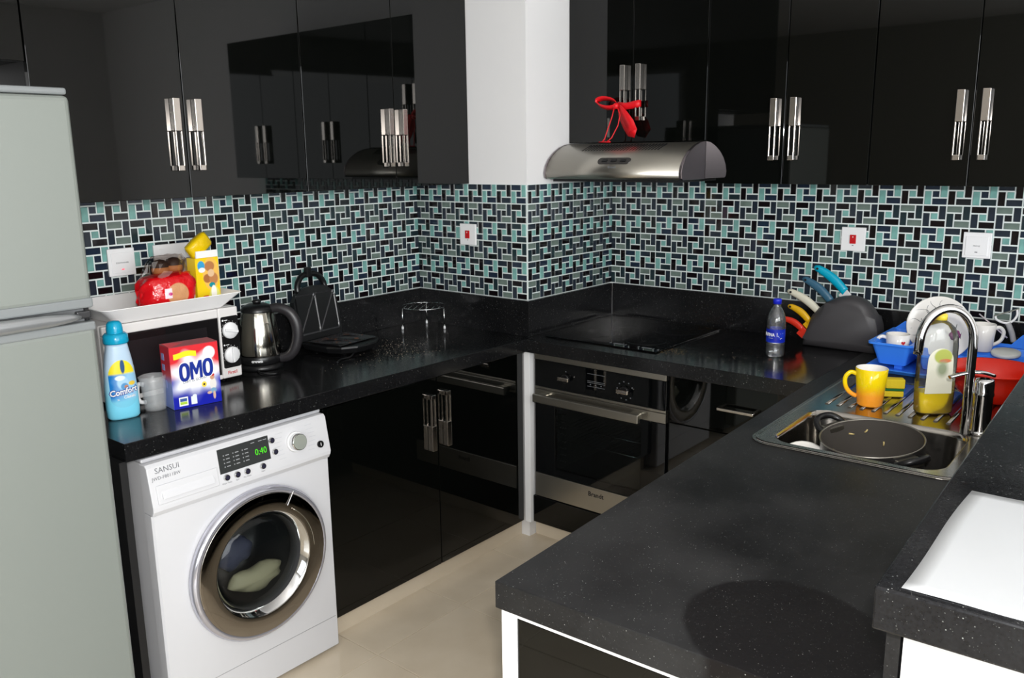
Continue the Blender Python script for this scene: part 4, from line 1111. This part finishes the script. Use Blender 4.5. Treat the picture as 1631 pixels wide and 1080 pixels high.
# ================================================================== sink and tap
SR = .03
O = (*SK(.25, .4), CZ)
def skz(loop, z): return [(*SK(u, v), z) for u, v in loop]
sk = thing('kitchen_sink', 'stainless steel kitchen sink with drainer let into the worktop', 'sink', O)
SST = mat('sink_steel', S(168, 164, 158), .2, metal=1); n = NT(SST); n.rough(n.op('MULTIPLY_ADD', n.noise(80), .1, .14))
bl = rrect(.245, .205, .40, .335, .06, 7)
flat('rim', [[SK(u, v) for u, v in rrect(SW/2, SL/2, SW, SL, .06, 7)], [SK(u, v) for u, v in bl]], CZ+.0005, CZ+.0035, SST, sk, O, .001)
b = B(O)
def inset(d, r=.06): return rrect(.245, .205, .40-2*d, .335-2*d, max(r-d*.3, .03), 7)
b.loft([skz(inset(-.004), CZ+.0036), skz(inset(.002), CZ+.0016), skz(inset(.006), CZ-.012), skz(inset(.012), CZ-.11), skz(inset(.022), CZ-.135), skz(inset(.05), CZ-.147), skz(inset(.12), CZ-.15)], False, True)
put('bowl', b, SST, sk)
put('drain', B(O).lathe((*SK(.33, .26), CZ-.1496), [(.001, .001), (.03, .001), (.042, .003), (.044, .001)], 24), CHROME, sk)
for i in range(13):
    u = .06+.0315*i
    b = B(O); pa, pb_ = SK(u, .43), SK(u, .745)
    b.loft([[(x+dx*.0065, y, CZ+.0035+dz) for dx, dz in ((-1, 0), (-.5, .0026), (.5, .0026), (1, 0))] for x, y in ((SK(u, .43+.745*0)), SK(u, .60), SK(u, .745))], True, True)
    put('drainer_ridge', b, SST, sk)
ed = B(O)
for lp0, lp1, h in ((rrect(SW/2, SL/2, SW-.012, SL-.012, .055, 7), rrect(SW/2, SL/2, SW-.03, SL-.03, .048, 7), .003),):
    l0, l1 = skz(lp0, CZ+.0034), skz(lp1, CZ+.0034)
    mid = skz(rrect(SW/2, SL/2, SW-.021, SL-.021, .05, 7), CZ+.0034+h)
    ed.loft([l0, mid, l1], False, False)
put('rim_bead', ed, SST, sk)

# tap
TP = Vector((2.273, -.8825, CZ+.004)); O = tuple(TP)
tp = thing('mixer_tap', 'tall chrome swan neck mixer tap behind the sink bowl', 'tap', O)
put('base_ring', B(O).lathe(TP, [(.027, 0), (.027, .006), (.023, .009)], 28, cap0=True), CHROME, tp)
put('body', B(O).lathe(TP, [(.0225, .008), (.0225, .098), (.0238, .1), (.0238, .106), (.0225, .108), (.0225, .132), (.0205, .140), (.012, .1425)], 32), CHROME, tp)
sd_ = Vector((-.79, -.61, 0)).normalized(); sb = TP+Vector((-.030, -.0235, .0))
R_ = .0655
b = B(O); pts = [sb+Vector((0, 0, .0)), sb+Vector((0, 0, .135)), sb+Vector((0, 0, .18)), sb+Vector((0, 0, .22))]
for i in range(1, 22):
    a = PI*i/22*1.03; pts.append(sb+sd_*(R_-R_*math.cos(a))+Vector((0, 0, .235+R_*1.3*math.sin(a))))
l_ = pts[-1]; pts += [l_+Vector((0, 0, -.02))+sd_*.001, l_+Vector((0, 0, -.034))+sd_*.002]
b.tube(pts, .0108, 16); put('spout', b, CHROME, tp)
b = B(O); b.tube(spline([TP+Vector((0, 0, .146))+sd_*.088, TP+Vector((0, 0, .156))+sd_*.05, TP+Vector((0, 0, .158))+sd_*.01, TP+Vector((0, 0, .149))-sd_*.022]), .0075, 10, radii=None, flat=.6)
put('lever', b, CHROME, tp)

# pot in the sink
PC = Vector((2.076, -1.062, CZ-.15+.002))
O = tuple(PC)
pt = thing('cooking_pot', 'dark non stick cooking pot with two handles standing in the sink bowl', 'pot', O)
pt.rotation_euler = (.11, -.035, 0)
POT = mat('pot_nonstick', S(74, 70, 66), .28); POTO = mat('pot_outside', S(34, 33, 33), .35)
PH = .142
pt.location = (PC.x+.002, PC.y-.012, PC.z+.013)
put('outside', B().lathe((0, 0, 0), [(.001, 0), (.1, 0), (.112, .006), (.119, .05), (.122, PH)], 56), POTO, pt)
put('inside', B().lathe((0, 0, 0), [(.1205, PH), (.1165, .05), (.108, .01), (.001, .006)], 56), POT, pt)
put('rim', B().lathe((0, 0, PH), [(.1222, -.001), (.1235, .0015), (.1215, .003), (.1195, .0005)], 56), STEEL, pt)
for a in (math.radians(152), math.radians(-35)):
    ex = Vector((math.cos(a), math.sin(a), 0)); ey = Vector((-math.sin(a), math.cos(a), 0)); zc = Vector((0, 0, PH-.018)); zu = Vector((0, 0, .011))
    b = B(); b.tube(spline([ex*.121+ey*-.036+zc, ex*.145+ey*-.038+zc+zu, ex*.163+ey*-.024+zc+zu*2, ex*.17+zc+zu*2.2, ex*.163+ey*.024+zc+zu*2, ex*.145+ey*.038+zc+zu, ex*.121+ey*.036+zc]), .0085, 10)
    h = put('handle', b, BLACK_PL, pt)
    b = B(); 
    b.obox(ex*.1215+zc, ex, ey, Z, -.004, .026, -.03, .03, -.006, .012, .004)
    put('bracket', b, STEEL, h)
FOOD = mat('food_bits', S(214, 192, 130), .6)
rnd = random.Random(4)
for an, z_, r_ in ((131, .106, .3), (113, .112, 2.4), (92, .08, 1.8), (158, .07, 1.2)):
    a = math.radians(an); ex = Vector((math.cos(a), math.sin(a), 0)); ey = Vector((-math.sin(a), math.cos(a), 0))
    c = ex*(.1150+.004*(z_-.05)/.092*.9)+Vector((0, 0, z_)); d = ey*math.cos(r_)+Vector((0, 0, math.sin(r_)))
    b = B(); b.tube([c-d*.006, c-ex*.001, c+d*.006+ey*.002], .0021, 6)
    put('food_scrap', b, FOOD, pt)

# white dish lying in the bowl at the left front
O = (1.915, -1.2, CZ-.1475)
ds_ = thing('side_plate', 'white plate lying in the sink bowl left of the pot', 'plate', O)
ds_.rotation_euler = (.0, .0, 0)
ds_.location = (1.936, -1.164, CZ-.089)
ds_.rotation_euler = (1.05, 0, .68)
put('dish', B().lathe((0, 0, 0), [(.001, 0), (.045, 0), (.07, .008), (.075, .0105), (.07, .0095), (.045, .003), (.001, .003)], 32), CERAMIC, ds_)

# ================================================================== things around the drainer
DZ = CZ+.0062
def mug(label, name, c, r0, r1, h, m, minside, ha, group=None, hr=.5, cat='mug'):
    t = thing(name, label, cat, c)
    put('body', B().lathe((0, 0, 0), [(.001, 0), (r0*.9, 0), (r0, .004), (r0+(r1-r0)*.5, h*.5), (r1, h-.001), (r1-.0015, h)], 36), m, t)
    put('inside', B().lathe((0, 0, 0), [(r1-.0015, h), (r1-.004, h-.001), (r0-.004, .008), (.001, .006)], 36), minside, t)
    ex = Vector((math.cos(ha), math.sin(ha), 0)); q = lambda d, z: ex*d+Vector((0, 0, z*h))
    rm = r0+(r1-r0)*.75; rl = r0+(r1-r0)*.3
    b = B(); b.tube(spline([q(rm-.002, .82), q(rm+.014, .86), q(rm+.027, .72), q(rm+.026, .5), q(rl+.018, .32), q(rl-.001, .22)]), .0052, 8, flat=1.2)
    put('handle', b, m, t)
    return t
YM = mat('yellow_orange_glaze', S(244, 196, 20), .1); n = NT(YM)
n.col(n.mix(n.ramp(n.z, .03, .062), S(250, 160, 40), S(238, 206, 16)))
VR = Vector((.7734, .6338, 0))
mug('yellow and orange mug with white inside standing on the sink drainer', 'coffee_mug', (1.977, -.797, DZ), .034, .043, .107, YM, CERAMIC, math.atan2(-VR.y, -VR.x)-.25)

# sponge behind the mug
O = (2.0, -.665, DZ)
sp_ = thing('dish_sponge', 'yellow dish sponge with green scouring side behind the yellow mug', 'sponge', O, .5)
SPY = mat('sponge_yellow', S(222, 196, 40), .9); n = NT(SPY); n.bump(n.noise(300, 2), .6)
b = B(); b.obox((0, 0, 0), X, Y, Z, -.028, .028, -.016, .016, .0, .017, .003); put('foam', b, SPY, sp_)
b = B(); b.obox((0, 0, .0175), X, Y, Z, -.028, .028, -.016, .016, 0, .007, .002); put('scourer', b, mat('scour_green', S(20, 100, 50), .9), sp_)
b = B(); b.obox((.004, 0, .025), X, Y, Z, -.026, .026, -.016, .016, .0, .027, .003); put('foam', b, SPY, sp_)

# clear bottle with yellow liquid
O = (2.133, -.765, DZ)
sb_ = thing('soap_bottle', 'clear flat bottle of yellow dish soap with white label on the drainer', 'bottle', O, math.atan2(VR.y, VR.x)+.03)
GL = clear('bottle_clear', (.97, .98, .96, 1), 1.2, None, .12, .025)
BPR = [(.0, .044, .026), (.004, .048, .029), (.05, .05, .03), (.12, .05, .031), (.185, .05, .031), (.213, .047, .03), (.235, .038, .026), (.248, .024, .02), (.254, .0145, .0145), (.262, .0145, .0145)]
b = B(); b.loft([ring(0, 0, z_, a, bb_, 40, 3) for z_, a, bb_ in BPR], True, False); put('body', b, GL, sb_)
LIQ = mat('yellow_liquid', S(255, 226, 4), .06, trans=.2, ior=1.2)
b = B(); b.loft([ring(0, 0, z_, a, bb_, 40, 3) for z_, a, bb_ in ((.003, .044, .026), (.006, .0468, .0278), (.06, .0485, .0285))]); put('liquid', b, LIQ, sb_)
LBM = mat('soap_label', S(226, 224, 206), .45); n = NT(LBM)
c = n.mix(n.ell(n.x, n.z, .0, .162, .024, .02, .1), S(226, 224, 206), S(176, 184, 90)); c = n.mix(n.ell(n.x, n.z, .006, .15, .016, .005, .2), c, S(206, 120, 80))
c = n.mix(n.ell(n.x, n.z, 0, .128, .014, .02, .4), c, S(150, 160, 130)); n.col(c)
b = B(); poly = []
for i in range(17): a = PI*i/16; poly.append((.034*math.cos(a), .150+.034*math.sin(a)))
poly += [(-.036, .06), (.036, .06)]
poly = [(u-.006, w) for u, w in poly]
b.loft([[(u, -.0304-.0006*(1-abs(u)/.036), w) for u, w in poly], [(u, -.0316, w) for u, w in poly]], smooth=False); put('label', b, LBM, sb_)
put('cap', B().lathe((0, 0, .256), [(.0165, 0), (.0165, .014), (.009, .018), (.008, .03), (.001, .031)], 24, cap0=True), mat('yellow_cap', S(236, 212, 70), .3), sb_)

# red bowl
O = (2.232, -.53, CZ+.0065)
rbw = thing('mixing_bowl', 'red plastic mixing bowl at the right behind the tap', 'bowl', O)
RBM = mat('red_bowl', S(214, 36, 16), .25)
put('body', B().lathe((0, 0, 0), [(.001, 0), (.066, 0), (.07, .004), (.094, .024), (.112, .054), (.121, .086), (.127, .088), (.126, .092), (.118, .09), (.108, .054), (.09, .026), (.064, .006), (.001, .005)], 56), RBM, rbw)

# dish rack
O = (2.08, -.235, WZ)
rk = thing('dish_rack', 'blue plastic dish rack on its drip tray against the back wall', 'dish rack', O)
BLU = mat('blue_plastic', S(62, 138, 250), .3)
b = B(O); cx, cy = 2.088, -.236
b.loft([rr(cx, cy, .47, .29, .03, WZ), rr(cx, cy, .50, .315, .035, WZ+.012), rr(cx, cy, .512, .325, .035, WZ+.013), rr(cx, cy, .512, .325, .035, WZ+.017), rr(cx, cy, .495, .31, .03, WZ+.015), rr(cx, cy, .46, .28, .03, WZ+.004)], smooth=False)
put('drip_tray', b, BLU, rk)
b = B(O); zb = WZ+.022
# cutlery trough at the left, deep and tapering
b.loft([rr(1.905, -.23, .085, .235, .012, zb), rr(1.902, -.23, .118, .275, .014, zb+.066), rr(1.902, -.23, .138, .292, .016, zb+.067), rr(1.902, -.23, .138, .292, .016, zb+.074), rr(1.902, -.23, .112, .268, .012, zb+.072), rr(1.905, -.23, .078, .228, .01, zb+.006)], smooth=False)
tr_ = put('cutlery_trough', b, BLU, rk)
b = B(O)
b.loft([rr(2.152, -.23, .31, .235, .015, zb), rr(2.157, -.23, .345, .275, .016, zb+.042), rr(2.157, -.23, .355, .288, .018, zb+.043), rr(2.157, -.23, .355, .288, .018, zb+.05), rr(2.157, -.23, .338, .268, .014, zb+.048), rr(2.152, -.23, .30, .225, .012, zb+.006)], smooth=False)
put('basket', b, BLU, rk)
b = B(O); b.prism([(1.99, zb+.05), (1.99, zb+.1), (2.02, zb+.112), (2.10, zb+.112), (2.13, zb+.06), (2.2, zb+.06), (2.23, zb+.095), (2.325, zb+.095), (2.325, zb+.05)], 'y', -.096, -.09)
b.prism([(1.836, zb+.07), (1.87, zb+.1), (1.965, zb+.11), (1.965, zb+.07)], 'y', -.096, -.09)
put('back_rail', b, BLU, rk)
for y_ in (-.30, -.25, -.2, -.15):
    b = B(O); b.box(2.0, 2.32, y_-.002, y_+.002, zb+.006, zb+.036, .001); put('divider', b, BLU, rk)
for fx_ in (1.92, 2.28):
    for fy_ in (-.31, -.15): put('foot', B(O).box(fx_-.012, fx_+.012, fy_-.012, fy_+.012, WZ+.0045, zb+.0005), BLU, rk)

# crockery in the rack
HEART = mat('heart_print', S(206, 228, 226), .12)
cu_ = mug('white cup with red heart print sitting in the left end of the blue rack', 'heart_cup', (1.9, -.275, zb+.0068), .031, .0375, .083, CERAMIC, CERAMIC, math.atan2(-VR.y, -VR.x)-.35, cat='cup')
def heart(parent, ang, z, s, r, nm='heart_print'):
    b = B(); pts = []
    for i in range(20):
        t_ = 2*PI*i/20; hx = 16*math.sin(t_)**3/16*s; hz = (13*math.cos(t_)-5*math.cos(2*t_)-2*math.cos(3*t_)-math.cos(4*t_))/16*s
        pts.append((hx, hz))
    f = lambda dr_: [((r+dr_)*math.cos(ang+u/r), (r+dr_)*math.sin(ang+u/r), z+w) for u, w in pts]
    b.loft([f(.0002), f(.0006)]); put(nm, b, RED_INK, parent)
va = math.atan2(CAMP.y+.23, CAMP.x-1.91)
heart(cu_, va+.5, .058, .007, .0362); heart(cu_, va+.42, .038, .006, .0345); heart(cu_, va+.9, .037, .005, .0345)
wm_ = mug('plain white mug standing in the blue rack right of the tap spout', 'white_mug', (2.124, -.14, zb+.0375), .03, .037, .09, CERAMIC, CERAMIC, math.atan2(VR.y, VR.x)-.1)

def plate_at(label, c, r, tilt, yaw, m, extra=None):
    t = thing('dinner_plate', label, 'plate', c)
    t.rotation_euler = (Matrix.Rotation(yaw, 3, 'Z') @ Matrix.Rotation(tilt, 3, 'X')).to_euler()
    put('dish', B().lathe((0, 0, 0), [(.001, 0), (r*.6, 0), (r*.68, .004), (r*.97, .013), (r, .0145), (r*.99, .0165), (r*.95, .0155), (r*.66, .0065), (r*.58, .003), (.001, .003)], 48), m, t)
    return t
tw = math.atan2(CAMP.x-2.07, -(CAMP.y+.2))    # turn to the room
PT1 = plate_at('white dinner plate with curling line pattern standing in the blue rack', (1.992, -.155, zb+.108), .097, math.radians(74), tw*.55, CERAMIC)
rnd = random.Random(11)
for k in range(9):
    a = 2*PI*k/9; b = B(); pts = []
    for i in range(14):
        t_ = i/13; rr_ = .072+.020*math.sin(t_*5+k); aa = a+.5*t_+.12*math.sin(t_*9)
        pts.append((rr_*math.cos(aa), rr_*math.sin(aa), .0075+.009*(rr_-.069)/.033+.0006 if rr_ > .069 else .0072))
    b.tube(pts, .0009, 5); put('curl_print', b, INK, PT1)
PT2 = plate_at('white plate with purple flower standing at the front of the blue rack', (2.028, -.222, zb+.094), .08, math.radians(76), tw*.6, CERAMIC)
b = B(); 
for k in range(6):
    a = 2*PI*k/6; b.lathe((.03+.009*math.cos(a), .0+.009*math.sin(a), .0032), [(.009, 0), (.009, .0006), (.001, .0008)], 10)
put('flower_print', b, mat('purple_print', S(120, 40, 100), .4), PT2)['kind'] = 'stuff'
b = B(); b.tube([(.036, -.014, .0036), (.03, .02, .0036), (.034, .045, .0036)], .0012, 5); b.tube([(.046, -.01, .0036), (.05, .03, .0036)], .001, 5)
put('stem_print', b, INK, PT2)['kind'] = 'stuff'

t = thing('jar_lid', 'round white lid lying on the blue rack at the right edge', 'lid', (2.208, -.225, zb+.0508))
t.rotation_euler = (.12, 0, 0)
put('lid_top', B().lathe((0, 0, 0), [(.04, 0), (.042, .003), (.042, .009), (.039, .012), (.001, .0125)], 36, cap0=True), mat('lid_white', S(206, 208, 204), .35), t)

# Y peeler and a thin skewer
VU = Vector((0, 0, 1)); 
O = (2.176, -.085, zb+.085)
yp = thing('vegetable_peeler', 'grey and white Y shaped peeler standing in the blue rack', 'peeler', O, math.atan2(VR.y, VR.x)*.8)
b = B(); b.tube(spline([(.03, 0, -.02), (.022, 0, .008), (.012, 0, .03), (.006, 0, .042)]), .009, 10, radii=None); put('handle', b, mat('peeler_grey', S(170, 170, 172), .35), yp)
b = B(); b.tube(spline([(-.034, 0, .066), (-.03, 0, .054), (-.012, 0, .044), (.006, 0, .042), (.022, 0, .05), (.032, 0, .068), (.03, 0, .088)]), .0038, 8); put('fork', b, WHITE_PL, yp)
b = B(); b.obox((-.034, 0, .066), Vector((.065, 0, .022)).normalized(), Y, Vector((-.022, 0, .065)).normalized(), -.004, .074, -.004, .004, -.001, .001); put('blade', b, STEEL, yp)
skp = [Vector((2.100, -.105, zb+.152)), Vector((2.188, -.105, zb+.082))]
sk_ = B(skp[1]); sk_.tube([skp[0], skp[1]], .0024, 8)
so = put('metal_skewer', sk_, mat('bright_wire', S(225, 215, 220), .3, metal=.3)); so.location = skp[1]; tag(so, 'thin metal skewer leaning up out of the blue rack beside the peeler', 'skewer')

# ================================================================== knife block and knives
O = (1.66, -.11, WZ)
kb = thing('knife_block', 'dark grey half round knife block against the back wall', 'knife block', O)
KBM = mat('block_grey', S(62, 60, 62), .45)
KP = [(1.528, .8576), (1.535, .89), (1.556, .968), (1.583, 1.004), (1.61, 1.026), (1.64, 1.044), (1.667, 1.053), (1.692, 1.056), (1.716, 1.053), (1.738, 1.045), (1.757, 1.031), (1.773, 1.011), (1.786, .986), (1.795, .958), (1.8, .925), (1.801, .89), (1.799, .8576)]
kq = put('block', B(O).prism(KP, 'y', -.155, -.075, .03, 6), KBM, kb)
for p_ in kq.data.polygons: p_.use_smooth = abs(p_.normal.z) < .97 or p_.normal.z > 0
def knife(label, a, c, r, m, bolster=None):
    """handle from butt a to block entry c (x,z), blade on into the block"""
    y_ = r[1]; A = Vector((a[0], y_, a[1])); C_ = Vector((c[0], y_, c[1])); d = (C_-A).normalized(); L = (C_-A).length
    t = thing('kitchen_knife', label, 'knife', C_)
    up = d.cross(Vector((0, 1, 0))).normalized()
    if up.z < 0: up = -up
    def prof(s): return r[0]*(.82+.38*math.sin(PI*min(1, s*1.4)*.5)-.3*max(0, s-.55))
    b = B(C_); rings = []
    for i in range(13):
        s = i/12; p = A+d*L*s+up*.009*math.sin(PI*s); w = prof(s)*(.55 if i == 0 else 1)
        rings.append([p+up*w*math.sin(q)+Vector((0, 1, 0))*w*.62*math.cos(q) for q in [2*PI*j/14 for j in range(14)]])
    b.loft(rings); h = put('handle', b, m, t)
    hp_ = A+d*L*.1+up*.0025
    put('hanging_hole', B(C_).cyl(hp_+Vector((0, -r[0]*.72, 0)), hp_+Vector((0, r[0]*.72, 0)), .0042, n=12), DARK if not bolster else WHITE_INK, h)
    return t
kn = [('red handled knife, lowest in the grey knife block', (1.448, .950), (1.528, .916), (.011, -.135), (206, 48, 30)),
      ('yellow handled knife, second lowest in the grey knife block', (1.466, 1.000), (1.549, .948), (.0115, -.128), (214, 166, 20)),
      ('cream handled knife in the middle of the grey knife block', (1.459, 1.055), (1.580, .986), (.013, -.121), (208, 204, 186)),
      ('slate blue handled knife, second highest in the grey knife block', (1.510, 1.105), (1.620, 1.026), (.0135, -.114), (52, 92, 116)),
      ('turquoise handled knife, highest in the grey knife block', (1.548, 1.149), (1.664, 1.065), (.0145, -.105), (0, 156, 186))]
for lb_, a, c, r, q in kn:
    m = mat('handle_'+lb_.split()[0], S(*q), .25)
    t = knife(lb_, a, c, r, m)
    A, C_ = Vector((a[0], r[1], a[1])), Vector((c[0], r[1], c[1])); d = (C_-A).normalized(); d2 = (d+Vector((.25, 0, -.5))).normalized(); up = Vector((-d2.z, 0, d2.x))
    bm_ = mat('ceramic_blade', S(196, 196, 196), .25) if lb_[0] == 't' else m
    p = C_
    put('bolster', B(C_).obox(p-d2*.004, d2, Vector((0, 1, 0)), up, -.004, .026, -.004, .004, -.026, .010, .002), bm_, t)

# ================================================================== water bottle
O = (1.518, -.36, WZ)
wb = thing('water_bottle', 'small clear water bottle with blue label and cap on the back worktop', 'bottle', O)
WBP = [(.001, 0), (.026, 0), (.031, .004), (.0325, .012), (.032, .02), (.0325, .028), (.032, .036), (.0325, .046), (.0318, .052), (.0318, .1), (.0325, .106), (.0315, .112), (.0325, .12), (.031, .135), (.026, .152), (.019, .166), (.0135, .176), (.0125, .182), (.0125, .19)]
n = None
put('body', B().lathe((0, 0, 0), WBP, 36), clear('pet_plastic', (.96, .97, .98, 1), 3, None, .12, .07), wb)
put('water', B().lathe((0, 0, .0012), [(.001, 0), (.0255, 0), (.030, .004), (.0315, .012), (.031, .046), (.001, .046)], 36), mat('water', (1, 1, 1, 1), .02, trans=1, ior=1.33), wb)
WBL = mat('blue_label', S(18, 36, 170), .3); n = NT(WBL); n.col(n.mix(n.ramp(n.z, .058, .05), n.mix(n.ramp(n.noise(30, 2), .4, .7), S(14, 30, 160), S(30, 60, 190)), S(30, 60, 190)))
lb = put('label', B().lathe((0, 0, 0), [(.0322, .0525), (.0324, .0995)], 36), WBL, wb)
cp_ = put('cap', B().lathe((0, 0, .186), [(.0145, 0), (.0145, .008), (.0148, .0085), (.0145, .016), (.012, .0185), (.001, .0188)], 28, cap0=True), mat('blue_cap', S(28, 40, 190), .3), wb)
wa = math.atan2(CAMP.y+.36, CAMP.x-1.518)
cyl_w = lambda a0, z0: (lambda c_: Vector(((.0326+c_.z)*math.cos(a0+c_.x/.0325), (.0326+c_.z)*math.sin(a0+c_.x/.0325), z0+c_.y)))
text('lettering', 'AQUAFINA', .0165, WHITE_INK, lb, (0, 0, 0), Y, Z, warp=cyl_w(wa-.10, .08), align='RIGHT', bold=.0003, sx=.8)
# the arabic word, as strokes read from right to left on the right half of the label
b = B()
def stroke(pts, r=.0011):
    f = cyl_w(wa+.42, .08); b.tube([f(Vector((u, w, .0004))) for u, w in pts], r, 6)
stroke([(-.009, .008), (-.009, -.004), (-.003, -.004), (-.003, .000), (-.003, -.004), (.003, -.004), (.003, .001), (.003, -.004), (.009, -.004), (.0095, .001), (.0115, .002), (.0125, -.001), (.010, -.0015)])
for u, w in ((-.004, -.008), (-.001, -.008), (.003, .005), (.011, .006)): stroke([(u, w), (u+.0008, w)], .0009)
stroke([(.002, -.014), (.006, -.0115), (.010, -.0105)], .0008)
put('lettering', b, WHITE_INK, lb)['kind'] = 'stuff'
b = B(); f = cyl_w(wa-.55, .0685); b.tube([f(Vector((u, 0, .0003))) for u in (-.009, -.004, 0, .004, .009)], .0011, 5); put('lettering', b, GREY_PL, lb)

# repeats share a group
for o in bpy.data.objects:
    if o.parent is None and 'label' in o:
        k = o.name.split('.')[0]
        g = {'kitchen_knife': 'knives in the knife block', 'wall_cabinet': 'black wall cabinets', 'wall_switch': 'switches on the tiled walls',
             'dinner_plate': 'plates in the dish rack', 'wet_cloth': 'laundry in the washing machine'}.get(k)
        if g: o['group'] = g
